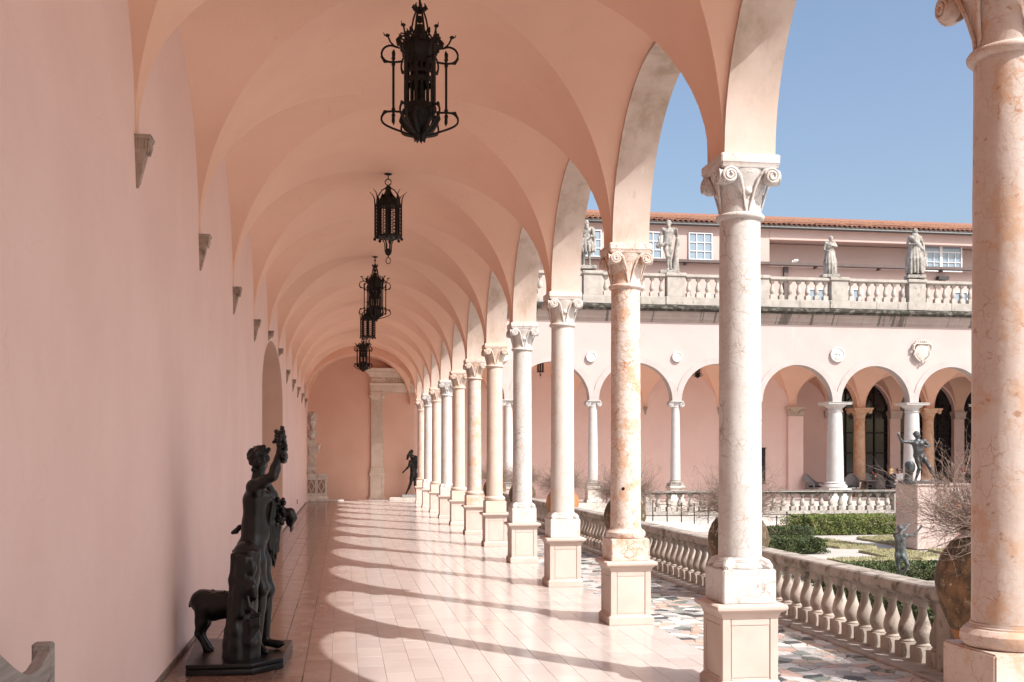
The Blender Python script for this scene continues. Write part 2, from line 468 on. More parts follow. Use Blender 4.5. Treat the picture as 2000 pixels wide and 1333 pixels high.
# terrace of broken marble pieces between the colonnade and the balustrade
TX0, TX1 = 3.10, 4.42
tb = MB(); tb.box(3.09, 5.1, -9, YF-.45, -.45, -.008)
terrace = structure('mosaic_terrace', tb, mk('terrace_mortar', (.52,.48,.44), (.42,.38,.35), s=8, rough=.9), smooth=0)
MOS = [mk('mosaic_'+n, a, b, s=7, rough=.40, r2=.5, bump=.05, bs=12, bd=.002, spec=.4, rnd=.12)
       for n, a, b in (('white',(.62,.595,.57),(.54,.51,.48)), ('grey',(.33,.32,.31),(.42,.405,.39)), ('black',(.06,.062,.06),(.11,.11,.105)),
                       ('pink',(.58,.40,.33),(.50,.34,.28)), ('green',(.17,.19,.17),(.25,.27,.24)), ('tan',(.42,.33,.26),(.50,.42,.34)))]
MOS += [mk('polished_'+n, a, b, s=7, rough=.2, bump=0, spec=.6, rnd=.10) for n, a, b in (('white',(.76,.73,.70),(.66,.62,.59)), ('grey',(.36,.35,.35),(.46,.45,.44)), ('dark',(.05,.055,.06),(.10,.11,.11)))]
def clip_poly(poly, a, b, c):                  # keep a*x+b*y <= c
    out = []
    for k in range(len(poly)):
        p, q = poly[k], poly[(k+1) % len(poly)]
        dp = a*p[0]+b*p[1]-c; dq = a*q[0]+b*q[1]-c
        if dp <= 0: out.append(p)
        if dp*dq < 0:
            t = dp/(dp-dq); out.append((p[0]+t*(q[0]-p[0]), p[1]+t*(q[1]-p[1])))
    return out
rm = random.Random(11)
GX, GY = .150, .125
seeds = {}
nxm = int((TX1-TX0)/GX)+1; nym = int(46/GY)
for i in range(-1, nxm+1):
    for j in range(nym):
        seeds[i, j] = (TX0+(i+.5+rm.uniform(-.46,.46))*GX, -6+(j+.5+rm.uniform(-.46,.46))*GY)
mst = [MB() for _ in MOS]; npiece = 0
for j in range(2, nym-2):
    for i in range(nxm):
        p = seeds[i, j]
        if p[1] > YF-.6 or p[0] > TX1 or p[0] < TX0: continue
        poly = [(TX0, p[1]-.4), (TX1, p[1]-.4), (TX1, p[1]+.4), (TX0, p[1]+.4)]
        poly = [(max(TX0, min(TX1, q[0])), q[1]) for q in poly]
        for di in range(-2, 3):
            for dj in range(-2, 3):
                q = seeds.get((i+di, j+dj))
                if q is None or (di == 0 and dj == 0): continue
                a, b = q[0]-p[0], q[1]-p[1]; L2 = math.hypot(a, b)
                if L2 < 1e-6: continue
                poly = clip_poly(poly, a, b, (a*(q[0]+p[0])+b*(q[1]+p[1]))/2 - .006*L2)
                if len(poly) < 3: break
            if len(poly) < 3: break
        if len(poly) < 3: continue
        cx = sum(q[0] for q in poly)/len(poly); cyy = sum(q[1] for q in poly)/len(poly)
        tx, ty = rm.gauss(0, .010), rm.gauss(0, .010); n = len(poly)
        v = [(q[0]-cx, q[1]-cyy, -.012) for q in poly] + [(q[0]-cx, q[1]-cyy, (q[0]-cx)*tx+(q[1]-cyy)*ty) for q in poly]
        f = [tuple(range(n, 2*n))] + [(k, (k+1) % n, n+(k+1) % n, n+k) for k in range(n)]
        mi = rm.choices(range(9), (34, 18, 9, 9, 8, 14, 6, 3, 4))[0]
        if p[1] > 8.5 and npiece < 300:
            me = bpy.data.meshes.new('stone_piece'); me.from_pydata(v, [], f)
            link('stone_piece', me, MOS[mi], terrace, (cx, cyy, 0)); npiece += 1
        else:
            mst[mi].add([(q[0]+cx, q[1]+cyy, q[2]) for q in v], f)
bigm = MB()
for k, b in enumerate(mst): bigm.mi = k; bigm.add(b.v, b.f)
tag(bigm.build('stone_mosaic', MOS, terrace, smooth=0), kind='stuff')
kb = MB(); kb.box(4.42, 5.02, -9, YF-.45, -.30, .025)
kerb = structure('terrace_kerb', kb, CAST, bevel=.012)

# ================================================================ the near loggia building
lb = thing('loggia_building', 'pink stucco arcade building with a groin vaulted loggia over a tiled floor on the left', 'building')

def arcade(wallmb, tf, us, zt, w0, w1, Rr=RA, Ro=1.66, half=None, n=28):
    """wall with one round arch per bay; tf(u, w, z) -> point; w0 outer face, w1 inner face"""
    for (ua, ub) in us:
        uc = (ua+ub)/2; hb = (ub-ua)/2
        prof = []
        for k in range(n+1):
            a = math.pi*k/n
            prof.append((max(-hb, min(hb, Ro*math.cos(a))), ZS + Ro*math.sin(a)))
        for k in range(n):
            (a0, z0), (a1, z1) = prof[k], prof[k+1]
            if abs(a0-a1) < 1e-6: continue
            for w in (w0, w1):
                wallmb.quad(tf(uc+a0, w, z0), tf(uc+a1, w, z1), tf(uc+a1, w, zt), tf(uc+a0, w, zt))
def archivolt(tf, w0, w1, Rr=RA, Ro=1.66, hb=S/2, n=28, proud=.014, zs=ZS):
    m = MB()
    def P(r, a, w):
        return tf(max(-hb+.001, min(hb-.001, r*math.cos(a))), w, zs + r*math.sin(a))
    wo = w0 - proud*(1 if w1 > w0 else -1)
    for k in range(n):
        a, b = math.pi*k/n, math.pi*(k+1)/n
        m.quad(P(Rr,a,wo), P(Rr,b,wo), P(Ro,b,wo), P(Ro,a,wo))
        m.quad(P(Ro,a,wo), P(Ro,b,wo), P(Ro,b,w1), P(Ro,a,w1))
        m.quad(P(Rr,a,wo), P(Rr,a,w1), P(Rr,b,w1), P(Rr,b,wo))
        m.quad(P(Rr,a,w1), P(Ro,a,w1), P(Ro,b,w1), P(Rr,b,w1))
    m.quad(P(Rr,0,wo), P(Ro,0,wo), P(Ro,0,w1), P(Rr,0,w1)); m.quad(P(Rr,math.pi,wo), P(Ro,math.pi,wo), P(Ro,math.pi,w1), P(Rr,math.pi,w1))
    return m.mesh('archivolt', smooth=30, weld=1e-4)

WO, WI = XC+.185, XC-.185
wm = MB()
bays = [(colY(n), colY(n+1)) for n in range(-4, 11)]
arcade(wm, lambda u, w, z: (w, u, z), bays, 8.3, WO, WI)
wm.box(WI, WO, -9.2, colY(-4), -.3, 8.3)
wm.build('arcade_wall', PINK_OUT, lb, smooth=0)
am = archivolt(lambda u, w, z: (w, u, z), WO, WI); am.materials.append(SOFFIT)
for n in range(-4, 11): link('archivolt', am, None, lb, (0, (colY(n)+colY(n+1))/2, 0))

# vault: barrel along the loggia pierced by a cross vault in every bay, meshed along its groins
VC, VA, VH = (XW+WI)/2, (WI-XW)/2, 1.94
def vault(bays, tf, c, a, h=VH, hw=1.49, gap=(.06,.15), nv=40, nu=7):
    m = MB()
    vs = [-math.cos(math.pi*i/nv) for i in range(nv+1)]
    for (ua, ub) in bays:
        uc = (ua+ub)/2; hb = (ub-ua)/2; 
        rows = []
        for s in vs:
            z1 = h*math.sqrt(max(0, 1-s*s)); hx = hw + (h-hw)*(1-s*s)
            b = hb-(gap[0]+(gap[1]-gap[0])*(s+1)/2)
            q = min(1.0, z1/hx) if hx else 0
            yg = b*math.sqrt(max(0, 1-q*q)); rows.append((s, z1, hx, yg, b))
        for lo, hi in ((-1, 0), (0, 1), (1, 2)):
            P = []
            for (s, z1, hx, yg, b) in rows:
                row = []
                for k in range(nu*2+1):
                    t = k/(nu*2)
                    if lo == 0:
                        y = yg*math.sin((t-.5)*math.pi); z = hx*math.sqrt(max(0, 1-(y/b)**2)) if yg > 1e-6 else z1
                        z = max(z, z1)
                    else:
                        y = (-hb + (hb-yg)*t) if lo < 0 else (yg + (hb-yg)*t); z = z1
                    row.append(tf(uc+y, c+s*a, ZS+z))
                P.append(row)
            m.grid(P)
    return m
vm = vault(bays, lambda u, v, z: (v, u, z), VC, VA)
corner = (YF+.18, YB)
cv = vault([corner], lambda u, v, z: (v, u, z), VC, VA, hw=1.7, gap=(.2,.2)); vm.add(cv.v, cv.f)
vm.build('vault', PINK_V, lb, smooth=40)
# transverse arch at the corner bay
ta = MB()
for k in range(40):
    a, b = math.pi*k/40, math.pi*(k+1)/40
    f = lambda t, y: (VC+(VA-.02)*math.cos(t), y, ZS-.02+1.66*math.sin(t))
    up = lambda t, y: (VC+(VA-.02)*math.cos(t), y, 6.2)
    for y in (YF-.18, YF+.18): ta.quad(f(a,y), f(b,y), up(b,y), up(a,y))
    ta.quad(f(a,YF-.18), f(a,YF+.18), f(b,YF+.18), f(b,YF-.18))
ta.build('transverse_arch', PINK_V, lb, smooth=30)
rf = MB(); rf.box(XW-.6, WO+.06, -9.2, YF-.24, 8.3, 8.6); rf.box(XW-.6, WO-.39, -9.2, YB+.3, 6.3, 6.6)
rf.build('roof', PINK_OUT, lb, smooth=0)

# inner wall with a wide arched recess, made deep to darken its far jamb
lw = MB()
NA, NBY, NZ, NR = 19.14, 25.56, 2.93, 1.08
def lwall(y0, y1, z0, z1, x=XW): lw.quad((x,y0,z0),(x,y1,z0),(x,y1,z1),(x,y0,z1))
lwall(-9.2, NA, -.02, 6.3); lwall(NBY, YB+.2, -.02, 6.3)
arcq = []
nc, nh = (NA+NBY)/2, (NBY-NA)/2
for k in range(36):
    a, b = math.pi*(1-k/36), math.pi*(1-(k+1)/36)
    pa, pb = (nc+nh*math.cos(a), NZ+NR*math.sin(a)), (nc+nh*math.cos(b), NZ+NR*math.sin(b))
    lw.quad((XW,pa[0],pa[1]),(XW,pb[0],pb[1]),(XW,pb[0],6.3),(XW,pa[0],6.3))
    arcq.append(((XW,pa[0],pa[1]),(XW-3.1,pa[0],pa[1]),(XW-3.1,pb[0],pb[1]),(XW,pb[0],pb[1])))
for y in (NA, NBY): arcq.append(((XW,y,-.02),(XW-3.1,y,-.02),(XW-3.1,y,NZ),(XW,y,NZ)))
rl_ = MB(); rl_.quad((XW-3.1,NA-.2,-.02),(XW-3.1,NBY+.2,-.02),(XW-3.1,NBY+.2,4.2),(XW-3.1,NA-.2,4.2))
lw.quad((XW,-9.2,-.02),(WO,-9.2,-.02),(WO,-9.2,8),(XW,-9.2,8))
lw.build('inner_wall', PINK_IN, lb, smooth=30, weld=1e-4)
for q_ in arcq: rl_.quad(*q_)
rl_.build('recess_lining', PINK_E, lb, smooth=30, weld=1e-4)  # end-wall orange used here to paint in the shade of the recess
sk = MB()
sk.box(XW, XW+.012, -9, NA, 0, .035); sk.box(XW, XW+.012, NBY, 41.2, 0, .035)
sk.build('skirting', mk('dirty_edge', (.17,.13,.115), (.30,.22,.19), s=9, rough=.9), lb, smooth=0)
ol = MB(); ol.box(XW, XW+.015, 33.4, 33.5, .30, .44); ol.build('wall_outlet', GUTTER, lb)

# corbels: moulded top, carved block, tapering tail
def corbel_mesh(tail=.50):
    m = MB()
    def lay(prof):
        for (h0, d0, z0), (h1, d1, z1) in zip(prof, prof[1:]):
            m.add([(0,-h0,z0),(d0,-h0,z0),(d0,h0,z0),(0,h0,z0),(0,-h1,z1),(d1,-h1,z1),(d1,h1,z1),(0,h1,z1)],
                  [(0,1,5,4),(1,2,6,5),(2,3,7,6),(3,2,1,0),(4,5,6,7)])
    lay([(.018,.02,-.20-tail),(.03,.035,-.19-tail),(.03,.035,-.16-tail),(.045,.05,-.14-tail),(.10,.14,-.24),(.12,.17,-.20),(.12,.17,-.19)])
    lay([(.115,.165,-.19),(.125,.185,-.05)])
    lay([(.145,.215,-.05),(.15,.225,-.03),(.15,.225,-.012),(.16,.235,-.01),(.16,.235,0)])
    for k in range(6):                        # gadroons on the front face
        y = -.10+k*.04
        m.tube([(.17, y, -.23), (.197, y, -.13), (.20, y, -.06)], [.010,.017,.014], 5)
    for sgn in (-1, 1):
        for k in range(4): m.tube([(.03+k*.042, sgn*.118, -.19), (.03+k*.045, sgn*.126, -.06)], [.009,.014], 5)
    m.xf(Matrix.Diagonal((.46,.56,.49,1)))
    return m.mesh('corbel', smooth=40)
CORB = mk('carved_corbel', (.44,.35,.285), (.33,.255,.205), s=8, rough=.85, bump=.5, bs=40, bd=.006,
          stains=[((.13,.095,.075), 9, .5, .65, (1,1,1), .8)])
cm0, cm1 = corbel_mesh(), corbel_mesh(.16); cm0.materials.append(CORB); cm1.materials.append(CORB)
for n in range(-3, 12):
    sh = n in (5, 6)
    link('corbel', cm1 if sh else cm0, None, lb, (XW, colY(n), ZS-.02 + (.20 if sh else 0)))

# ================================================================ far wing
fw = thing('far_wing', 'sunlit pink arcade wing across the far end of the courtyard under a stone cornice', 'building')
wm = MB(); fo, fi = YF-.2, YF+.2
fb = [(colX(k), colX(k+1)) for k in range(0, 9)]
arcade(wm, lambda u, w, z: (u, w, z), fb, 7.0, fo, fi)
wm.box(colX(9)-.2, 42, fo, fi, -.3, 7.0)
wm.build('arcade_wall', PINK_OUT, fw, smooth=0)
ARCHV = mk('archivolt_stone', (.44,.395,.38), (.39,.35,.33), s=2.5, rough=.8, bump=.2, world=True,
           stains=[((.46,.44,.43), 2, .55, .7, (1,1,1), .7)])
am = archivolt(lambda u, w, z: (u, w, z), fo, fi, Ro=1.68, proud=.03); am.materials.append(ARCHV)
for k in range(9): link('archivolt', am, None, fw, ((colX(k)+colX(k+1))/2, 0, 0))
vm = vault(fb, lambda u, v, z: (u, v, z), (fi+YB)/2, (YB-fi)/2, gap=(.15,.08))
vm.build('vault', PINK_V, fw, smooth=40)
# back wall, opening into a second arcade beyond the pilaster
bw = MB()
XP = colX(5)+.16
ew = MB(); ew.quad((XW-.3,YB,-.02),(XC,YB,-.02),(XC,YB,6.4),(XW-.3,YB,6.4)); ew.build('end_wall', PINK_E, lb, smooth=0)
bw.quad((XC,YB,-.02),(XP-.35,YB,-.02),(XP-.35,YB,6.4),(XC,YB,6.4))
bb = [(colX(k), colX(k+1)) for k in range(5, 9)]
arcade(bw, lambda u, w, z: (u, w, z), bb, 6.4, YB, YB+.4)
bw.box(XP-.36, XP+.10, YB+.001, YB+3.2, -.02, 6.4)
bw.build('back_wall', PINK_IN, fw, smooth=0)
am2 = archivolt(lambda u, w, z: (u, w, z), YB, YB+.4, proud=.002); am2.materials.append(PINK_V)
for k in range(5, 9): link('back_archivolt', am2, None, fw, ((colX(k)+colX(k+1))/2, 0, 0))
pl = MB(); pl.cbox(XP, YB-.03, .34, .12, 0, 3.52); pl.build('pilaster', PINK_IN, fw)
pc = MB(); pc.sq([(.35,3.50),(.36,3.53),(.345,3.55),(.355,3.62),(.40,3.80),(.42,3.83),(.43,3.90),(.43,ZS)], XP, YB+.2)
for s in (-1, 1):
    pc.tube([(XP+s*.10,YB-.2,3.6),(XP+s*.2,YB-.22,3.72),(XP+s*.33,YB-.22,3.79),(XP+s*.36,YB-.22,3.74),(XP+s*.31,YB-.22,3.72)], .025, 6)
pc.build('pilaster_capital', mk('pilaster_stone', (.50,.40,.32), (.42,.33,.26), s=5, rough=.8), fw)
for k in range(1, 5):
    link('corbel', cm0, None, fw, (colX(k), YB, ZS-.02)).rotation_euler = (0, 0, R(-90))
# third line: piers and tall glazed doors
YD = 47.6
dm = MB(); db = [(colX(k), colX(k+1)) for k in range(5, 9)]; dm.box(XP-.4, colX(6)-.2, YD, YD+.3, -.02, 6.4)
arcade(dm, lambda u, w, z: (u, w, z), db[1:], 6.4, YD, YD+.35, Ro=1.5)
for k in range(6, 10): dm.cbox(colX(k), YD+.17, .26, .18, 0, ZS+.1)
dm.build('door_wall', PINK_IN, fw, smooth=0)
am3 = archivolt(lambda u, w, z: (u, w, z), YD, YD+.35, Rr=1.40, Ro=1.52, proud=.004); am3.materials.append(PINK_IN)
for k in range(6, 9): link('back_archivolt', am3, None, fw, ((colX(k)+colX(k+1))/2, 0, 0))
pcm = MB(); pcm.sq([(.27,3.55),(.285,3.6),(.27,3.64),(.31,3.85),(.33,3.9)], 0, 0); pme = pcm.mesh('pier_capital')
pme.materials.append(SOFFIT)
for k in range(6, 9): link('pier_capital', pme, None, fw, (colX(k), YD+.17, 0))
vm = vault(db, lambda u, v, z: (u, v, z), (YB+.4+YD)/2, (YD-YB-.4)/2, h=1.6, hw=1.48); vm.build('inner_vault', PINK_V, fw, smooth=40)
for k in range(6, 9):
    uc = (colX(k)+colX(k+1))/2
    gl = MB(); gl.box(uc-1.45, uc+1.45, YD+.30, YD+.32, 0, ZS+1.45); go = gl.build('glazed_door', GLASS_D, fw, smooth=0)
    fr = MB()
    for s in (-1.38,-.72,-.02,.72,1.38): fr.box(uc+s-.03, uc+s+.03, YD+.24, YD+.30, 0, ZS+1.2)
    for z in (.02,.95,1.9,2.85,ZS-.02): fr.box(uc-1.4, uc+1.4, YD+.25, YD+.299, z, z+.06)
    pts = [(uc+.8*math.cos(a), YD+.27, ZS+.8*math.sin(a)) for a in [math.pi*i/12 for i in range(13)]]; fr.tube(pts, .03, 4)
    fr.build('door_frame', IRON, go, smooth=0)
# roof slabs and upper mouldings
rs = MB(); rs.box(XW-.3, 42, YF-.2, YD+1.2, 7.0, 7.28); rs.box(XW-.3, 42, YD+.36, YD+1.2, -.3, 7.0)
rs.build('roof', PINK_OUT, fw, smooth=0)
def along(prof, x0, x1):                       # moulding along X: prof = (y, z) going up the outside
    m = MB(); n = len(prof)
    v = [(x0, y, z) for y, z in prof] + [(x1, y, z) for y, z in prof]
    m.add(v, [(i, n+i, n+i+1, i+1) for i in range(n-1)] + [tuple(range(n)), tuple(range(2*n-1, n-1, -1))])
    return m
CX0, CX1 = 3.2, 42
along([(fo+.02,6.90),(fo-.03,6.92),(fo-.05,6.98),(fo-.12,7.02),(fo-.14,7.12),(fo-.24,7.22),(fo-.26,7.30),(fo+.02,7.30)], CX0, CX1).build('cornice', STAINED, fw, smooth=25)
along([(fo+.02,7.30),(fo-.36,7.305),(fo-.38,7.36),(fo-.42,7.38),(fo-.42,7.47),(fo-.40,7.51),(fo+.02,7.55)], CX0, CX1).build('cornice_ledge', BLACKST, fw, smooth=25)

# parapet balustrade on the far wing
pb = thing('roof_balustrade', 'weathered grey stone balustrade along the roof edge of the far wing', 'balustrade', (0, fo-.05, 7.55))
bl = MB()
def jointed(mb, x0, x1, y0, y1, z0, z1, L=1.6):
    x = x0
    while x < x1-.05:
        x2 = min(x1, x+L); mb.box(x+.006, x2-.006, y0, y1, z0, z1); x = x2
xs_ped = [colX(k)+(-.1 if k < 4 else .02) for k in range(1, 10)]
jointed(bl, CX0, CX1, -.16, .16, 0, .31); bl.build('base_course', PARA, pb, bevel=.01)
rl = MB(); jointed(rl, CX0, CX1, -.17, .17, 1.06, 1.20, 3.2); rl.build('hand_rail', PARA, pb, bevel=.03, segs=2)
def baluster_mesh(h, w, name='baluster', sqb=.26, n=12):
    m = MB()
    m.sq([(w,0),(w,sqb*h*.86),(w*.97,sqb*h*.9)])
    pr = [(.80,.235),(.86,.25),(.80,.265),(.66,.285),(.84,.32),(1.0,.385),(1.03,.43),(.97,.49),(.82,.57),(.62,.66),(.47,.745),(.44,.80),(.52,.825),(.62,.84),(.60,.86)]
    k = sqb/.26
    m.lathe([(r*w, z*h*(1 if z > .4 else 1)) for r, z in pr], n=n)
    m.sq([(w*.62,.855*h),(w*.74,.90*h),(w*.80,.91*h),(w*.80,h)])
    return m.mesh(name, smooth=40)
bme = baluster_mesh(.75, .098, n=12); bme.materials.append(BALU)
pedm = MB(); pedm.box(-.40,.40,-.20,.20,0,.32); pedm.box(-.355,.355,-.185,.185,.32,1.10); pedm.box(-.42,.42,-.24,.24,1.10,1.13); pedm.box(-.40,.40,-.22,.22,1.13,1.23)
pedme = pedm.mesh('pedestal', bevel=.012); pedme.materials.append(PARA)
for a, b in zip(xs_ped, xs_ped[1:]):
    link('pedestal', pedme, None, pb, (a, 0, .002))
    n = 7
    for i in range(n):
        link('baluster', bme, None, pb, (a+.36 + (b-a-.72)*(i+.5)/n, 0, .312)).rotation_euler = (0, 0, 0)

# medallions and coat of arms
def medallion(k, x, z, r, label, portrait):
    t = thing('medallion', label, 'medallion', (x, fo-.03, z), 0, 'round medallions between the far arches')
    m = MB(); m.lathe([(r,-.02),(r,.04),(r*.93,.075),(r*.86,.075),(r*.82,.045)], n=32); m.xf(Matrix.Rotation(R(90), 4, 'X'))
    m.build('rim', MEDAL, t)
    f = MB(); f.lathe([(r*.83,.0),(r*.83,.04)], n=28)
    f.xf(Matrix.Rotation(R(90), 4, 'X'))
    if portrait:
        f.ball((0,-.06,r*.22), r*.24, 10, 7, (.8,.5,1.15)); f.ball((-.01,-.05,-r*.42), r*.46, 10, 6, (.85,.35,.75)); f.tube([(-r*.3,-.06,r*.1),(-r*.1,-.07,r*.52),(r*.22,-.06,r*.42),(r*.34,-.06,-r*.1),(r*.38,-.05,-r*.6)], .03, 6)
    else:
        f.tube([(r*.5*math.cos(a)*(1-a*.06), -.045, r*.5*math.sin(a)*(1-a*.06)) for a in [i*.45 for i in range(16)]], .03, 5)
        f.ball((0,-.05,0), r*.22, 8, 5, (1,.5,1))
    f.build('relief', MEDAL, t)
for k, x, z, r, lab, p in ((1, 5.95, 5.52, .22, 'small white round medallion high on the far wall seen between near columns five and six', 0),
                         (2, 9.30, 5.53, .20, 'small white round medallion above the second slim white far column from the left', 0),
                         (3, 12.68, 5.58, .20, 'small white round medallion above the third slim white far column from the left', 0),
                         (5, 19.23, 5.76, .30, 'larger white portrait medallion above the stout white column left of the stone shield', 1)):
    medallion(k, x, z, r, lab, p)
ca = thing('coat_of_arms', 'carved white stone shield with a crown on the far wall right of the portrait medallion', 'coat of arms', (22.78, fo-.02, 5.92))
m = MB(); prof = []
for i in range(33):
    a = 2*math.pi*i/32
    x = .34*math.cos(a); z = .42*math.sin(a)
    if z < 0: x *= 1 - .55*(-z/.42)**2
    prof.append((x, z))
def relief(prof, d0, d1, sc2):
    m = MB(); n = len(prof)-1
    v = [(p[0], -d0, p[1]) for p in prof[:n]] + [(p[0], -d1, p[1]) for p in prof[:n]] + [(p[0]*sc2, -d1-.03, p[1]*sc2) for p in prof[:n]]
    m.add(v, [(i, (i+1) % n, n+(i+1) % n, n+i) for i in range(n)] + [(n+i, n+(i+1) % n, 2*n+(i+1) % n, 2*n+i) for i in range(n)] + [tuple(range(2*n, 3*n))])
    return m
relief(prof, 0, .12, .7).build('shield', PALE, ca)
c2 = MB()
for s in (-1, 1):
    c2.tube([(s*.30,-.12,.40),(s*.44,-.15,.30),(s*.46,-.14,.12),(s*.36,-.12,.05),(s*.40,-.12,-.15),(s*.28,-.12,-.32),(s*.10,-.12,-.46)], [.05,.07,.06,.05,.06,.055,.04], 7)
for i in range(7): c2.ball((-.3+.1*i, -.14, .46+.05*math.sin(i*math.pi/6)), .075, 7, 5)
c2.box(-.40,.40,-.2,-.02,.36,.43); c2.ball((0,-.14,-.50), .07, 7, 5)
c2.build('scroll_frame', PALE, ca); ca.scale = (.84,.84,.84)

# ================================================================ the taller building behind
ub = thing('upper_building', 'pink upper storey with an orange tile roof rising behind the roof statues', 'building', (0, 50, 0))
m = MB()
UX0, UX1 = 9.0, 42.0
m.box(UX0, 20.5, -.0, .3, 6.5, 12.78)                    # left block, flush windows
m.box(20.5, UX1, .9, 1.2, 6.5, 12.3)                     # recessed loggia wall
m.box(20.5, UX1, -.0, .3, 6.5, 11.0)
m.build('wall', PINK_U, ub, smooth=0)
m = MB(); m.box(20.5, UX1, -.02, 1.2, 12.33, 12.78); m.box(20.44, 20.56, .3, .9, 11, 12.4); m.build('eave_beam', PINK_U, ub, smooth=0)
m = MB(); m.box(UX0, UX1, -.16, .3, 12.78, 12.84); m.build('soffit_board', PINK_U, ub, smooth=0)
m = MB(); m.box(UX0, UX1, -.32, -.10, 12.84, 12.98); m.tube([(UX0,-.27,12.86),(UX1,-.27,12.86)], .07, 8); m.build('gutter', GUTTER, ub)
rd = MB(); rd.add([(UX0,-.22,12.99),(UX1,-.22,12.99),(UX1,5.5,14.75),(UX0,5.5,14.75),(UX0,5.5,12.8),(UX1,5.5,12.8)], [(0,1,2,3),(3,2,5,4)])
rfo = rd.build('roof', ROOFT, ub, smooth=0)
tl = MB()
for i in range(7):                                        # barrel tile, half round, open at the eave end
    pass
def barrel(r0, r1, L, up):
    t = MB(); n = 8; v = []; sl = .293
    for (y, r) in ((0, r0), (L, r1)):
        for k in range(n+1):
            a = math.pi*k/n; v.append((r*math.cos(a), y, y*sl + up*r*math.sin(a)))
    for (y, r) in ((0, r0-.018), (L, r1-.018)):
        for k in range(n+1):
            a = math.pi*k/n; v.append((r*math.cos(a), y, y*sl + up*r*math.sin(a)))
    q = n+1
    f = [(k, k+1, q+k+1, q+k) for k in range(n)] + [(2*q+k, 3*q+k, 3*q+k+1, 2*q+k+1) for k in range(n)] + [(k, 2*q+k, 2*q+k+1, k+1) for k in range(n)]
    t.add(v, f); return t
cov = barrel(.115, .10, .5, 1).mesh('roof_tile', smooth=40); cov.materials.append(ROOFT)
nt = 0; field = MB(); rr = random.Random(3)
for i in range(int((UX1-UX0)/.26)):
    x = UX0+.13+i*.26
    for j in range(7):
        y = -.36+j*.44+rr.uniform(-.02,.02); z = 12.96+(j*.44)*.293+.02*rr.random()+.03*(j > 0)
        if j < 2 and 13.5 < x < 31.5 and nt < 300:
            link('roof_tile', cov, None, rfo, (x, y, z)); nt += 1
        else:
            b = barrel(.115, .10, .5, 1); field.add([(p[0]+x, p[1]+y, p[2]+z) for p in b.v], b.f)
    b = barrel(.10, .11, .5, -1); field.add([(p[0]+x+.13, p[1]-.3, p[2]+13.0) for p in b.v], b.f)
tag(field.build('roof_tile_field', ROOFT, rfo, smooth=40), kind='stuff')
def window(x0, x1, z0, z1, nx, nz, y=-.06, fr=.04, head=0):
    f = MB()
    f.box(x0,x0+fr,y-.03,y+.05,z0,z1); f.box(x1-fr,x1,y-.03,y+.05,z0,z1); f.box(x0+fr,x1-fr,y-.03,y+.05,z0,z0+fr); f.box(x0+fr,x1-fr,y-.03,y+.05,z1-fr,z1)
    zt = z1-fr-head
    for i in range(1, nx):
        x = x0+(x1-x0)*i/nx; f.box(x-.016,x+.016,y-.02,y+.02,z0+fr,zt)
    for i in range(1, nz):
        z = z0+(zt-z0)*i/nz; f.box(x0+fr,x1-fr,y-.021,y+.021,z-.016,z+.016)
    if head: f.box(x0+fr,x1-fr,y-.022,y+.022,zt-.03,zt+.03)
    o = f.build('window', WFRAME, ub, smooth=0)
    for i in range(nx):
        for j in range(nz):
            xa = x0+(x1-x0)*i/nx; xb = x0+(x1-x0)*(i+1)/nx; za = z0+(zt-z0)*j/nz; zb = z0+(zt-z0)*(j+1)/nz
            q = MB(); q.box(xa+.03, xb-.03, y+.022, y+.03, za+.03, zb-.03); q.build('pane', GLASS_S, o, smooth=0)
    if head:
        q = MB(); q.box(x0+fr, x1-fr, y+.022, y+.03, zt+.03, z1-fr); q.build('pane', GLASS_S, o, smooth=0)
window(10.9, 12.1, 11.22, 12.50, 3, 3); window(13.75, 15.07, 11.22, 12.50, 3, 3); window(16.40, 17.58, 11.22, 12.52, 3, 3)
window(28.6, 29.75, 11.05, 12.50, 3, 2, .42, .07, .38); window(29.75, 30.9, 11.05, 12.50, 3, 2, .42, .07, .38)
for x0, x1, z1 in ((19.2,20.2,9.95),(22.4,23.5,9.97),(24.3,25.3,10.0),(27.3,28.1,10.02),(30.1,30.9,10.0)): window(x0, x1, 8.7, z1, 2, 2)
m = MB(); m.add([(UX0,-.40,11.04),(UX1,-.40,11.04),(UX1,-.01,11.06),(UX0,-.01,11.06),(UX0,-.40,11.17),(UX1,-.40,11.17),(UX1,-.01,11.22),(UX0,-.01,11.22)],
              [(0,1,2,3),(7,6,5,4),(0,4,5,1),(1,5,6,2),(3,7,4,0)]); m.build('canopy', CANOPY, ub, smooth=0)
m = MB()
for i in range(10):
    x = 9.6+i*3.3; m.box(x-.04,x+.04,-.30,-.01,10.94,11.05)
m.build('canopy_bracket', CANOPY, ub, smooth=0)
m = MB(); m.box(21.2, 21.42, -.14, -.0, 7.3, 11.0); m.build('downpipe', CANOPY, ub, smooth=0)
m = MB(); m.box(21.5,21.75,-.38,-.15,11.18,11.27); m.box(21.6,21.8,-.42,-.2,11.24,11.32); m.build('flood_light', MEDAL, ub)
m = MB(); m.box(29.2,29.75,-.35,-.05,10.55,10.72); m.box(29.4,29.5,-.1,0,10.45,10.75); m.build('wall_lamp', GUTTER, ub)
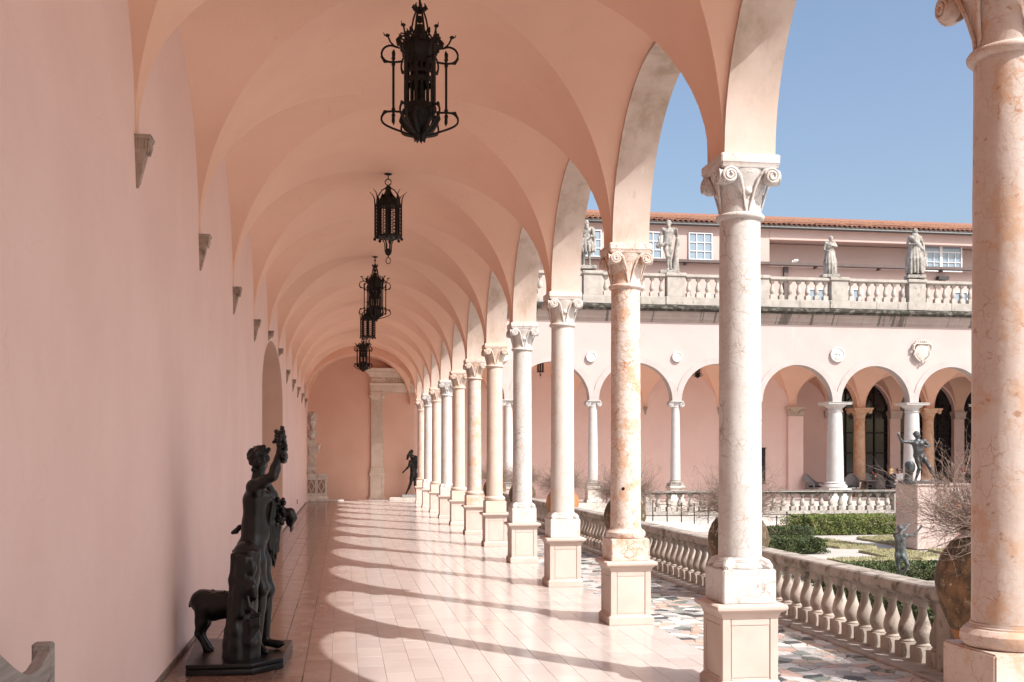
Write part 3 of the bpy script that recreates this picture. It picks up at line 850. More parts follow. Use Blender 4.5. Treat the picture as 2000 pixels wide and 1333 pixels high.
# ================================================================ near columns
def col_parts(kind, mat):
    t = thing('marble_column', 'x', 'column', (XC, 0, 0), 0, 'marble columns of the near arcade on pedestals')
    m = MB()
    m.sq([(.232,0),(.232,.075),(.222,.085),(.212,.10)])
    m.box(-.200,.200,-.200,.200,.09,.54)
    for sx in (-1,1):
        for sy in (-1,1): m.cbox(sx*.1795, sy*.1795, .0305, .0305, .09, .545)
    for a in range(4):
        c, s = round(math.cos(a*math.pi/2)), round(math.sin(a*math.pi/2))
        for z0, z1 in ((.09,.115),(.497,.545)):
            st = len(m.v); m.box(-.1445,.1445,-.2085,-.18,z0,z1); m.xf(Matrix.Rotation(a*math.pi/2, 4, 'Z'), st)
    m.sq([(.214,.545),(.216,.560),(.222,.575),(.226,.590),(.246,.600),(.262,.612),(.266,.625),(.264,.640),(.25,.652)])
    ped = m.build('pedestal', PED, t, bevel=.004)
    pm = MB(); pm.box(-.1418,.1418,-.2065,-.195,.118,.494); pme = pm.mesh('panel', bevel=.003); pme.materials.append(PED)
    for a in range(4): link('panel', pme, None, ped).rotation_euler = (0,0,a*math.pi/2)
    m = MB(); m.box(-.20,.20,-.20,.20,.650,.902 if kind else .88)
    if kind == 0:
        m.lathe([(.165,.878),(.19,.885),(.205,.91),(.203,.94),(.185,.962),(.165,.966),(.163,.995)], n=40)
    else:
        m.lathe([(.196,.90),(.196,.915),(.18,.945),(.168,.95),(.172,.965),(.160,.985),(.158,.995)], n=40)
        for sx in (-1,1):
            for sy in (-1,1): m.tube([(sx*.11,sy*.11,.945),(sx*.15,sy*.15,.93),(sx*.178,sy*.178,.905)], [.045,.04,.02], 8)
    m.build('base', mat, t, bevel=.008, segs=2)
    sd = random.Random(kind*7+3)
    ph = [sd.uniform(0, 6.3) for _ in range(8)]
    def wob(r, a, z):
        return r*(1 + .006*math.sin(3*a+ph[0]+z*2.3) + .004*math.sin(7*a+ph[1]-z*9) + .003*math.sin(13*a+z*21+ph[2]))
    pr = [(.158 - .010*(i/40) + .0, .99 + (3.48-.99)*i/40) for i in range(41)]
    m = MB(); m.lathe(pr, n=44, fn=wob); m.build('shaft', mat, t, smooth=60)
    # capital: bell with leaf ribs, corner volutes, abacus
    m = MB()
    m.lathe([(.150,3.465),(.166,3.470),(.176,3.483),(.177,3.497),(.168,3.510),(.152,3.515)], n=40)
    def bell(r, a, z):
        k = max(0, min(1, (z-3.60)/.2)); q = 1/max(abs(math.cos(a)), abs(math.sin(a)))
        return r*(1 + k*.22*(q-1))
    m.lathe([(.150,3.51),(.150,3.55),(.155,3.61),(.166,3.67),(.184,3.73),(.204,3.78),(.212,3.815)], n=40, fn=bell)
    cap = m.build('capital', mat, t, smooth=45)
    m = MB(); m.sq([(.205,3.812),(.214,3.825),(.214,3.845),(.222,3.855),(.222,3.918)]); m.build('abacus', mat, cap, bevel=.007, segs=2)
    vm_ = MB()
    for a in range(4):
        st = len(vm_.v)
        for s in (-1, 1):
            cx, cz, yy = s*.158, 3.757, -.213
            sp = []
            for i in range(34):
                f = i/33; ang = math.pi/2 + (1-f)*4.4*math.pi*1.0
                r = .012 + .046*(1-f)
                sp.append((cx + s*r*math.cos(ang), yy-.010-.012*f, cz + r*math.sin(ang)))
            vm_.tube(sp, [.0095]*34, 6)
            d = MB(); d.lathe([(.056,0),(.056,.05),(.045,.062),(.012,.066)], n=20)
            d.xf(Matrix.Translation((cx, yy+.05, cz)) @ Matrix.Rotation(R(90), 4, 'X')); vm_.add(d.v, d.f)
            vm_.tube([(cx-s*.0, yy-.006, cz+.056),(cx-s*.05,yy+.004,cz+.045),(cx-s*.085,yy+.014,cz+.00),(cx-s*.115,yy+.035,cz-.09),(cx-s*.138,yy+.058,cz-.20),(s*.012,-.155,3.525)],
                     [.011,.013,.012,.010,.009,.007], 6)
        vm_.ball((0,-.192,3.795), .034, 10, 6, (1.5,.5,.6))
        if kind: vm_.ball((.0,-.170,3.66), .03, 8, 5, (1,.6,1))
        vm_.xf(Matrix.Rotation(a*math.pi/2, 4, 'Z'), st)
    vm_.build('volutes', mat, cap, smooth=50)
    return t
protoT = col_parts(0, M_CREAM); protoS = col_parts(1, M_WHITE)
def tint(name, a, b, br=0):
    return mk(name, a, b, s=4, rough=.55, bump=.35, bs=26, bd=.007,
       veins=[((.50,.33,.24), 8, .05, .6)], stains=[((.62,.44,.32), 4, .55, .7, (1,1,1), .5)])
M_W2 = tint('marble_pale', (.61,.575,.54), (.56,.52,.48)); M_G = tint('marble_cool', (.53,.52,.51), (.47,.46,.45)); M_O = tint('marble_tawny', (.60,.50,.43), (.56,.45,.375))
cols = {
 0: (0, M_CREAM, 'cream column with brown veins at the right edge, nearest of the arcade'),
 1: (1, M_WHITE, 'tall white grey veined marble column in front of the open sky, with large volute capital'),
 2: (0, M_BREC, 'orange pitted breccia column with a small round hole in its shaft'),
 3: (1, M_W2, 'smooth whitish column just left of the orange pitted breccia column'),
 4: (1, M_WHITE, 'fifth column from the camera, pale shaft with a worn broken capital edge'),
 5: (0, M_O, 'sixth column from the camera, tawny shaft standing beside the leftmost slim white far column'),
 6: (0, M_CREAM, 'seventh column from the camera, cream shaft with a horned capital'),
 7: (0, M_O, 'eighth column from the camera, tawny shaft on a square block'),
 8: (1, M_G, 'ninth column from the camera, cool greyish white shaft'),
 9: (0, M_O, 'tenth column from the camera, warm tawny shaft between two whiter ones'),
 10: (1, M_G, 'eleventh column from the camera, whitish shaft next to the corner column'),
 11: (0, M_CREAM, 'farthest column of the near arcade at its corner, beside the dark striding statue'),
 -1: (1, M_WHITE, 'white column of the near arcade behind the camera, first one back'), -2: (0, M_O, 'tawny column of the near arcade behind the camera, second one back'),
 -3: (1, M_W2, 'pale column of the near arcade behind the camera, third one back')}
usedT = usedS = False
for n, (kd, mat, lab) in cols.items():
    src = protoS if kd else protoT
    base = src.children[1].data.materials[0].name if False else (M_WHITE.name if kd else M_CREAM.name)
    mats = {base: mat} if mat.name != base else None
    if kd and not usedS and mat is M_WHITE: o = src; usedS = True
    elif not kd and not usedT and mat is M_CREAM: o = src; usedT = True
    else: o = clone(src, mats=mats)
    o.location = (XC, colY(n), 0); o['label'] = lab; o.scale = (1, 1, ZS/3.92)
    o.rotation_euler = (0, 0, (n % 4)*math.pi/2 if n not in (0,) else 0)
# small round hole in the breccia shaft
hb = [o for o in bpy.data.objects if o.get('label') == cols[2][2]][0]
hm = MB(); hm.lathe([(.016,-.004),(.016,.004)], n=14); hm.xf(Matrix.Rotation(R(90),4,'X'))
ho = hm.build('bolt_hole', SHADES, hb); ang = -hb.rotation_euler.z
hp = Matrix.Rotation(ang, 4, 'Z') @ Vector((-.062, -.143, 1.395)); ho.location = hp; ho.rotation_euler = (0,0,ang-.41)

# ================================================================ far arcade columns
def far_slim():
    t = thing('slim_column', 'x', 'column', (0,0,0), 0, 'slim white columns of the far arcade')
    m = MB(); m.sq([(.30,0),(.30,.10),(.26,.12),(.26,.50),(.30,.53),(.31,.60),(.28,.62)]); m.build('pedestal', PALE, t, bevel=.006)
    m = MB(); m.sq([(.27,.62),(.27,.72)]); m.lathe([(.24,.72),(.265,.75),(.24,.78),(.20,.80),(.215,.83),(.195,.86)], n=20); m.build('base', OLDST, t)
    m = MB(); m.lathe([(.192-.04*(i/10)**1.6, .86+(3.64-.86)*i/10) for i in range(11)], n=24); m.build('shaft', M_G, t, smooth=60)
    m = MB(); m.lathe([(.155,3.63),(.175,3.66),(.16,3.69),(.20,3.78)], n=20); m.sq([(.24,3.84),(.26,3.87),(.26,ZS)])
    for s in (-1,1):
        q = MB(); q.lathe([(.10,-.20),(.085,-.12),(.075,0),(.085,.12),(.10,.20)], n=16)
        q.xf(Matrix.Translation((s*.21,0,3.76)) @ Matrix.Rotation(R(90),4,'X')); m.add(q.v,q.f)
        sp = [(s*.21+.08*(1-i/22)*math.cos(i*.55), -.212, 3.76+.08*(1-i/22)*math.sin(i*.55)) for i in range(20)]; m.tube(sp, .012, 5)
    m.box(-.2,.2,-.19,.19,3.79,3.845); m.build('capital', M_G, t, smooth=45)
    return t
slim = far_slim()
for k, lab in ((1,'leftmost slim white far column, peeping between the fifth and sixth near columns'),(2,'slim white far column between the fourth and third near columns, behind twiggy shrubs'),
               (3,'slim white far column between the orange pitted column and the tall grey veined column')):
    o = slim if k == 1 else clone(slim)
    o.location = (colX(k), YF, 0); o['label'] = lab
def far_stout(mat, group, rb, rt_, half, label, x, y):
    t = thing('stout_column', label, 'column', (x,y,0), 0, group)
    m = MB(); m.sq([(half*.98,0),(half*.98,.50)]); m.lathe([(half*.95,.50),(half*1.0,.56),(half*.93,.63),(half*.80,.66),(half*.84,.72),(rb*1.02,.76)], n=28); m.build('base', mat, t)
    m = MB(); m.lathe([(rb-(rb-rt_)*(i/10)**1.4, .75+(3.52-.75)*i/10) for i in range(11)], n=28); m.build('shaft', mat, t, smooth=60)
    m = MB(); m.lathe([(rt_,3.50),(rt_*1.12,3.52),(rt_*1.12,3.56),(rt_,3.58),(rt_*1.02,3.66),(half*.80,3.72),(half*.95,3.80)], n=28); m.sq([(half*.98,3.79),(half*1.02,3.80),(half*1.02,3.86),(half*1.08,3.88),(half*1.08,ZS)])
    m.build('capital', mat, t, bevel=.006); return t
far_stout(M_G, 'stout white columns of the far arcade', .335, .27, .48, 'stout white far column directly below the portrait medallion', colX(5)+.02, YF)
far_stout(M_G, 'stout white columns of the far arcade', .335, .27, .48, 'stout white far column directly behind the fighting bronze statue', colX(6)+.02, YF)
far_stout(M_G, 'stout white columns of the far arcade', .335, .27, .48, 'stout white far column hidden behind the nearest cream column', colX(7)+.02, YF)
def far_orange(x, lab):
    t = thing('orange_column', lab, 'column', (x, YB+.2, 0), 0, 'orange marble columns inside the far wing')
    m = MB(); m.sq([(.42,0),(.42,.28),(.40,.30)]); m.lathe([(.38,.30),(.40,.36),(.36,.44),(.31,.46),(.33,.52),(.27,.58)], n=24); m.build('base', ORANGEM, t)
    m = MB(); m.lathe([(.265-.035*(i/10)**1.4, .57+(3.36-.57)*i/10) for i in range(11)], n=24); m.build('shaft', ORANGEM, t, smooth=60)
    m = MB(); m.lathe([(.235,3.34),(.265,3.37),(.24,3.40),(.25,3.5),(.31,3.66),(.38,3.72)], n=24); m.sq([(.36,3.70),(.42,3.80),(.45,3.83),(.45,ZS)])
    for a in range(4):
        st = len(m.v)
        for s in (-1,1): m.ball((s*.33,-.36,3.72), .085, 8, 5)
        m.xf(Matrix.Rotation(a*math.pi/2,4,'Z'), st)
    m.build('capital', ORANGEM, t, smooth=45)
far_orange(colX(6), 'orange marble column inside the far wing left of the fighting statue')
far_orange(colX(7), 'orange marble column inside the far wing right of the fighting statue')
far_orange(colX(8), 'orange marble column inside the far wing hidden behind the nearest cream column')

# ================================================================ near balustrade with jars in its gaps
XBAL = 4.72
JARY = [12.46-5.28*2+.0, 7.30, 12.48, 17.78, 23.05, 28.42, 33.7]
BB = baluster_mesh(.53, .074, n=18); BB.materials.append(CAST)
BPIER = None
seglab = ['low stone balustrade nearest the camera, behind the nearest cream column',
          'low stone balustrade with the largest looking balusters, between the huge jar and the second jar',
          'low stone balustrade between second and third jars, left of the tall veined column',
          'low stone balustrade between the third jar and the bright orange jar',
          'low stone balustrade beyond the bright orange jar up to the fifth jar',
          'farthest low stone balustrade along the mosaic terrace']
for q in range(len(JARY)-1):
    ya, yb = JARY[q]+.40, JARY[q+1]-.40
    if q == 0: ya = 3.0
    t = thing('terrace_balustrade', seglab[q], 'balustrade', (XBAL, ya, .025), 0, 'low balustrades along the mosaic terrace')
    L = yb-ya
    for z0 in (0,):
        pm = MB(); pm.box(-.10,.10,0,.20,0,.535); pme = pm.mesh('end_pier', bevel=.006); pme.materials.append(CAST)
        link('end_pier', pme, None, t); link('end_pier', pme, None, t, (0, L-.20, 0))
    rl = MB(); prof = [(-.095,.53),(-.11,.545),(-.128,.56),(-.128,.61),(-.12,.635),(-.105,.648),(.105,.648),(.12,.635),(.128,.61),(.128,.56),(.11,.545),(.095,.53)]
    nj = max(1, int(L/1.9))
    for j in range(nj):
        a, b = L*j/nj+.002, L*(j+1)/nj-.002; n = len(prof)
        rl.add([(x, a, z) for x, z in prof]+[(x, b, z) for x, z in prof], [(i,(i+1)%n,n+(i+1)%n,n+i) for i in range(n)]+[tuple(range(n-1,-1,-1)), tuple(range(n,2*n))])
    rl.build('hand_rail', CAST_TOP, t, smooth=25)
    nb = int((L-.40)/.245)
    for i in range(nb):
        o = link('baluster', BB, None, t, (0, .20+(L-.40)*(i+.5)/nb, 0)); o.rotation_euler = (0,0,math.pi/2*(i%4))

def jar_mesh(part, s=1.0):
    pr = [(.175,0),(.185,.03),(.20,.10),(.255,.22),(.315,.36),(.355,.50),(.362,.56),(.35,.64),(.315,.73),(.26,.805),(.215,.845),(.195,.862),(.205,.872),(.218,.885),(.215,.90),(.185,.905),(.175,.88),(.19,.80)]
    def wob(r, a, z): return r*(1+.012*math.sin(2*a+1)+.008*math.sin(5*a+z*9)+.004*math.sin(11*a-z*31))
    lo = pr[:4]+[(.262,.24)]; hi = [(.262,.24),(.2655,.245)]+pr[4:]
    m = MB(); m.lathe([(r*s, z*s) for r, z in (hi if part else lo)], n=48, fn=wob, cap=True)
    return m
def twigs(seed, n_main=60, Rr=.62, thick=.004, depth=3, kids=3):
    """leafless shrub: arching stems that fork into ever finer twigs"""
    rg = np.random.default_rng(seed); segs = []
    def grow(p, d, L, r, lev):
        k = 4
        pts = [p]
        for i in range(k):
            d = d + rg.normal(0, .20, 3) + np.array([0,0,-.025 if lev < 2 else .03])
            d = d/np.linalg.norm(d); p = p + d*L/k; pts.append(p)
        segs.append((np.array(pts), r*(1-.0), r*.55))
        if lev < depth:
            for c in range(rg.integers(2, kids+1)):
                i = rg.integers(1, k+1)
                nd = d + rg.normal(0, .55, 3); grow(pts[i], nd/np.linalg.norm(nd), L*rg.uniform(.5,.75), r*.6, lev+1)
    for i in range(n_main):
        a = rg.uniform(0, 2*math.pi); el = rg.uniform(.16, 1.45)
        d = np.array([math.cos(a)*math.cos(el), math.sin(a)*math.cos(el), math.sin(el)])
        grow(np.array([math.cos(a)*.10, math.sin(a)*.10, .0]), d, Rr*rg.uniform(.45,.72)*(1.0 if el < 1 else .85), thick, 1)
    V = []; F = []; b = 0; ends = []
    for pts, r0, r1 in segs:
        n = len(pts); d = np.gradient(pts, axis=0); d /= np.linalg.norm(d, axis=1, keepdims=True)+1e-9
        ref = np.array([.31,.52,.8]); x = np.cross(d, ref); x /= np.linalg.norm(x, axis=1, keepdims=True)+1e-9; y = np.cross(d, x)
        rr = np.linspace(r0, r1, n)[:,None]
        ring = np.stack([pts+x*rr, pts+(-.5*x+.87*y)*rr, pts+(-.5*x-.87*y)*rr], 1).reshape(-1,3)
        V.append(ring)
        for j in range(n-1):
            for k in range(3): F.append((b+j*3+k, b+j*3+(k+1)%3, b+(j+1)*3+(k+1)%3, b+(j+1)*3+k))
        b += 3*n; ends.append(pts[-1])
    return np.concatenate(V), np.array(F), np.array(ends)
def leaf_cards(P, size, seed, cup=.3):
    rg = np.random.default_rng(seed); n = len(P)
    a = rg.normal(size=(n,3)); a /= np.linalg.norm(a,axis=1,keepdims=True); c = np.cross(a, rg.normal(size=(n,3))); c /= np.linalg.norm(c,axis=1,keepdims=True)
    s = size*rg.uniform(.6,1.3,(n,1)); nn = np.cross(a,c)
    V = np.stack([P-a*s*.0, P+a*s*.55+c*s*.38+nn*s*cup*.3, P+a*s*1.2, P+a*s*.55-c*s*.38+nn*s*cup*.3], 1).reshape(-1,3)
    F = np.arange(4*n).reshape(n,4); return V, F
jl = ['huge mottled brown and orange terracotta jar beside the nearest cream column',
      'large lichen spotted terracotta jar behind the tall grey veined column',
      'large dark topped terracotta jar behind the orange pitted breccia column',
      'bright orange terracotta jar behind the smooth whitish column',
      'smaller looking dark terracotta jar between the fourth and fifth near columns',
      'farthest terracotta jar on the terrace balustrade line']
pls = ['bare twiggy shrub with red and orange leaves in the huge nearest jar', 'bare twiggy shrub in the lichen spotted jar behind the tall grey veined column',
       'bare grey twiggy shrub growing from the dark topped jar behind the orange pitted column', 'bare twiggy shrub growing from the bright orange jar',
       'bare twiggy shrub in the small dark jar between the fourth and fifth near columns', 'bare twiggy shrub in the farthest jar']
JFO = jar_mesh(0).mesh('foot', smooth=50); JFO.materials.append(TERRA_O); JM = jar_mesh(1).mesh('jar', smooth=50); JM.materials.append(TERRA)
JO = JM.copy(); JO.materials.clear(); JO.materials.append(TERRA_O)
tw = twigs(4, 190, .62, .0048, 4); TWM = np_mesh('twigs', tw[0], tw[1]); TWM.materials.append(TWIG)
twn = twigs(9, 240, .68, .0036, 4); TWN = np_mesh('twigs', twn[0], twn[1]); TWN.materials.append(TWIG)
for q, y in enumerate(JARY[1:]):
    zb = .20
    p = thing('jar_plinth', 'low stone block under the ' + jl[q].split(' terracotta jar')[0].split(' behind')[0] + ' jar' + (' at the end' if q == 5 else ''), 'plinth', (XBAL, y, .025), 0, 'low stone blocks under the terracotta jars')
    m = MB(); m.box(-.24,.24,-.24,.24,0,.145); m.build('block', CAST, p, bevel=.01)
    j = thing('terracotta_jar', jl[q], 'jar', (XBAL, y, .172), rng.uniform(0,6), 'terracotta jars along the terrace balustrade')
    if q == 0: j.scale = (1.13, 1.13, 1.12)
    link('body', JO if q == 3 else JM, None, j); link('foot', JFO, None, j)
    m = MB(); m.lathe([(.205,.868),(.222,.876),(.222,.892),(.205,.90)], n=40, cap=False); m.build('rim', CAST, j)
    s = thing('twiggy_shrub', pls[q], 'shrub', (XBAL, y, 1.03 if q else 1.14), q*1.3, 'leafless shrubs growing in the terracotta jars')
    link('twigs', TWN if q == 0 else TWM, None, s)
    ends = (twn if q == 0 else tw)[2]
    rg = np.random.default_rng(q+40); outer = ends[np.linalg.norm(ends,axis=1) > .35]
    pick = outer[rg.choice(len(outer), 44 if q == 0 else (10 if q == 1 else 4), replace=False)]
    V, F = leaf_cards(np.repeat(pick, 2 if q else 3, 0)+rg.normal(0,.008,((2 if q else 3)*len(pick),3)), .020 if q == 0 else .018, q); lm = np_mesh('red_leaves', V, F, False); lm.materials.append(LEAFR)
    link('red_leaves', lm, None, s)
    m = MB(); m.lathe([(.17,0),(.10,.03),(.02,.04)], n=16); link('soil', m.mesh('soil'), TWIGCORE, s, (0,0,-.11))

# ================================================================ lanterns
def smooth_pts(p, k=4):
    p = [Vector(q) for q in p]; out = []
    for i in range(len(p)-1):
        a, b, c, d = p[max(0,i-1)], p[i], p[i+1], p[min(len(p)-1,i+2)]
        for s in range(k):
            t = s/k; out.append(.5*((2*b)+(c-a)*t+(2*a-5*b+4*c-d)*t*t+(3*b-a-3*c+d)*t**3))
    return out+[p[-1]]
def ring(m, r, z, t, n=32, h=None):
    m.lathe([(r-t,z-(h or t)),(r+t,z-(h or t)),(r+t,z+(h or t)),(r-t,z+(h or t)),(r-t,z-(h or t))], n=n, cap=False)
def lantern_scroll():
    t = thing('scrolled_lantern', 'x', 'lantern')
    b = MB(); NS = 8                             # body about .33 m wide, z=0 at the finial tip
    b.lathe([(.135,.22),(.147,.235),(.147,.27),(.13,.285)], n=NS); b.lathe([(.135,.69),(.155,.72),(.165,.80),(.15,.83),(.12,.85)], n=NS)
    for k in range(NS):
        a = 2*math.pi*k/NS; x, y = .128*math.cos(a), .128*math.sin(a)
        b.tube([(x,y,.25),(x,y,.74)], .013, 6)
    b.build('cage', IRON, t, smooth=30)
    pnl = MB()                                   # pierced panels: plates with window-like openings
    a = math.pi/NS; rad = .122; hw = .050
    for (x0,x1,z0,z1) in ((-hw,hw,.26,.30),(-hw,hw,.47,.52),(-hw,-.036,.30,.47),(.036,hw,.30,.47),(-.007,.007,.30,.47),(-hw,hw,.55,.58),(-hw,hw,.63,.74),(-hw,-.03,.52,.66),(.03,hw,.52,.66),(-.01,.01,.58,.63)):
        pnl.box(rad-.004, rad+.004, x0, x1, z0, z1)
    for s in (-1,1): pnl.tube([(rad, s*.024+.017*math.cos(q*.8), .43+.03+.017*math.sin(q*.8)) for q in range(5)], .006, 4)
    pm = pnl.mesh('panel', smooth=0); pm.materials.append(IRON)
    for k in range(NS): link('panel', pm, None, t).rotation_euler = (0,0,2*math.pi*(k+.5)/NS)
    c = MB(); c.lathe([(.03,.27),(.035,.40),(.03,.60),(.02,.66)], n=10); c.build('candle_tube', IRON, t)
    lo = MB(); lo.lathe([(.13,.235),(.12,.20),(.095,.15),(.06,.10),(.035,.07),(.02,.03)], n=NS)
    for k in range(NS):
        a = 2*math.pi*k/NS; f = lambda r, z, da=0: (r*math.cos(a+da), r*math.sin(a+da), z)
        lo.tube([f(.155,.235),f(.168,.17),f(.12,.10),f(.05,.055),f(.03,.02,.2)], [.012,.018,.022,.02,.005], 5)
        lo.tube([f(.02,.06),f(.05,.03),f(.035,-.0),f(.05,-.015)], [.012,.02,.014,.003], 5)
    lo.build('leaf_basket', IRON, t, smooth=50)
    sc_ = MB()
    for k in range(6):
        a = 2*math.pi*k/6 + .26; f = lambda r, z: (r*math.cos(a), r*math.sin(a), z)
        sc_.tube([f(.225,.19),f(.225,.70)], .011, 6)
        for z in (.205,.255,.64,.69): sc_.ball(f(.225,z), .019, 6, 4)
        sc_.tube([f(.225,.69),f(.225,.74),f(.22,.77)], [.014,.018,.002], 5)
        sc_.tube([f(.225,.19),f(.225,.15),f(.222,.12)], [.014,.016,.002], 5)
        sc_.tube(smooth_pts([f(.15,.235),f(.235,.238),f(.29,.228),f(.325,.185),f(.315,.14),f(.26,.105),f(.15,.065),f(.04,.03)]), .0095, 6)
        sc_.tube([f(.245,.238),f(.30,.238),f(.332,.19)], [.004,.014,.003], 5)
        sc_.tube(smooth_pts([f(.14,.668),f(.235,.658),f(.295,.672),f(.325,.72),f(.305,.775),f(.25,.80),f(.19,.785)]), .0095, 6)
        sc_.tube([f(.245,.658),f(.30,.66),f(.335,.705)], [.004,.013,.003], 5)
        sc_.tube([f(.17,.78),f(.215,.795),f(.25,.83),f(.27,.875)], .008, 5); sc_.ball(f(.275,.885), .022, 7, 5, (1,1,.6))
        sc_.tube([f(.275,.885),f(.30,.885),f(.31,.91)], [.008,.006,.002], 4)
        sc_.tube([f(.13,.84),f(.165,.875),f(.16,.91),f(.125,.905),f(.11,.87)], .008, 5)
        sc_.tube([f(.15,.85),f(.115,.86),f(.075,.92),f(.055,1.03),f(.03,1.11)], .008, 5)
    sc_.build('scroll_arms', IRON, t, smooth=50)
    cr = MB(); cr.lathe([(.125,.84),(.085,.875),(.05,.90),(.035,.98),(.012,.99)], n=NS)
    cr.ball((0,0,1.03), .032, 8, 6); cr.ball((0,0,1.11), .045, 8, 6, (1,1,.7))
    for k in range(NS):
        a = 2*math.pi*(k+.5)/NS; f = lambda r, z: (r*math.cos(a), r*math.sin(a), z)
        cr.tube([f(.17,.80),f(.185,.84),f(.165,.875),f(.18,.895)], [.03,.026,.014,.003], 5)
        cr.tube([f(.03,1.10),f(.06,1.13),f(.05,1.16)], [.008,.014,.003], 4)
    cr.build('crown', IRON, t, smooth=50)
    sp = MB(); sp.tube([(0,0,1.1),(0,0,1.42)], .010, 6)
    sp.lathe([(.012,1.285),(.05,1.30),(.055,1.31),(.02,1.318)], n=14); sp.ball((0,0,1.24), .022, 7, 5); sp.build('hanging_rod', IRON, t)
    return t
def lantern_cage():
    t = thing('cage_lantern', 'x', 'lantern'); NS = 8
    b = MB()
    for z in (.27,.73): b.lathe([(.185,z-.018),(.20,z-.012),(.20,z+.012),(.185,z+.018)], n=NS)
    for k in range(NS):
        a = 2*math.pi*k/NS; x, y = .19*math.cos(a), .19*math.sin(a)
        b.tube([(x,y,.24),(x,y,.74)], .014, 6); b.ball((x*1.03,y*1.03,.235), .024, 7, 5)
    b.build('cage', IRON, t, smooth=30)
    pn = MB(); rad = .176; rr = random.Random(4)
    for i in range(9):
        z = .30+i*.05
        for s in (-1,1): pn.tube([(rad, s*.035+.017*math.cos(q*.9), z+.017*math.sin(q*.9)) for q in range(6)], .0045, 4)
        pn.tube([(rad,-.055,z-.02),(rad,0,z+.02),(rad,.055,z-.02)], .0045, 4)
    pn.box(rad-.004,rad+.004,-.06,-.05,.27,.73); pn.box(rad-.004,rad+.004,.05,.06,.27,.73)
    pm = pn.mesh('filigree_panel', smooth=0); pm.materials.append(IRON)
    for k in range(NS): link('filigree_panel', pm, None, t).rotation_euler = (0,0,2*math.pi*(k+.5)/NS)
    c = MB(); c.lathe([(.022,.28),(.026,.5),(.02,.62)], n=8); c.build('candle_tube', IRON, t)
    cr = MB()
    for k in range(NS):
        a = 2*math.pi*(k+.5)/NS; f = lambda r, z, d=0: (r*math.cos(a+d), r*math.sin(a+d), z)
        cr.add([f(.18,.75,-.36), f(.18,.75,.36), f(.172,.875), f(.16,.75,.36), f(.16,.75,-.36)], [(0,1,2),(3,4,2)])
        a2 = 2*math.pi*k/NS; g_ = lambda r, z: (r*math.cos(a2), r*math.sin(a2), z)
        cr.tube([g_(.195,.74),g_(.20,.82),g_(.225,.88),g_(.275,.925)], [.010,.009,.007,.003], 5)
        if k % 2 == 0: cr.tube([g_(.16,.76),g_(.15,.86),g_(.09,.95),g_(.03,.985)], .009, 5)
    cr.lathe([(.17,.76),(.13,.82),(.06,.90),(.04,.94),(.045,.99),(.015,1.02)], n=NS); cr.build('crown', IRON, t, smooth=30)
    bt = MB(); bt.lathe([(.18,.262),(.10,.255),(.02,.25)], n=NS)
    for k in range(6):
        a = 2*math.pi*k/6; f = lambda r, z: (r*math.cos(a), r*math.sin(a), z)
        bt.tube([f(.12,.25),f(.075,.22),f(.05,.17),f(.045,.06)], .008, 5)
    bt.ball((0,0,.05), .05, 9, 6, (1,1,1.1)); bt.tube([(0,0,.01),(0,0,-.03)], .008, 5)
    bt.tube([(.035*math.cos(q*.5),0,-.075+.045*math.sin(q*.5)) for q in range(13)], .006, 5, cap=False)
    bt.build('pendant', IRON, t, smooth=50)
    sp = MB(); sp.tube([(.045*math.cos(q*.5),0,1.065+.045*math.sin(q*.5)) for q in range(13)], .008, 6, cap=False)
    sp.tube([(0,0,1.10),(0,0,1.18)], .008, 5); sp.lathe([(.012,1.165),(.055,1.175),(.06,1.182),(.03,1.19)], n=14); sp.build('hanging_ring', IRON, t, smooth=50)
    return t
ZCROWN = ZS+VH
lsA, lsB = lantern_scroll(), lantern_cage()
LL = [(1,lsA,1.32,'big black wrought iron scrolled lantern hanging nearest the camera at the top of the picture'),(3,lsB,1.19,'black cage lantern with filigree panels hanging second from the camera'),
      (5,lsA,1.32,'black scrolled lantern hanging third from the camera'),(7,lsB,1.19,'small looking black cage lantern hanging fourth from the camera'),(9,lsA,1.32,'farthest black scrolled lantern in the vault, in front of the end wall')]
seenl = set()
for n, src, h, lab in LL:
    o = src if id(src) not in seenl else clone(src); seenl.add(id(src))
    o.location = (VC-.015, Y0+(n+.5)*S, ZCROWN-h-(.09 if n == 1 else 0)); o['label'] = lab; o['group'] = 'black iron lanterns along the near vault'
    o.rotation_euler = (0,0,-.33 if n == 1 else -.3+n*.05)
for k, lab in ((1,'black iron lantern hanging under the far arch left of the smooth whitish column'),(3,'black iron lantern hanging under the far arch beside the tall grey veined column')):
    o = clone(lsB if k == 1 else lsA, loc=((colX(k)+colX(k+1))/2, YF+2.2, ZCROWN-.86), label=lab, group='black iron lanterns in the far wing'); o.scale = (.68,.68,.68)

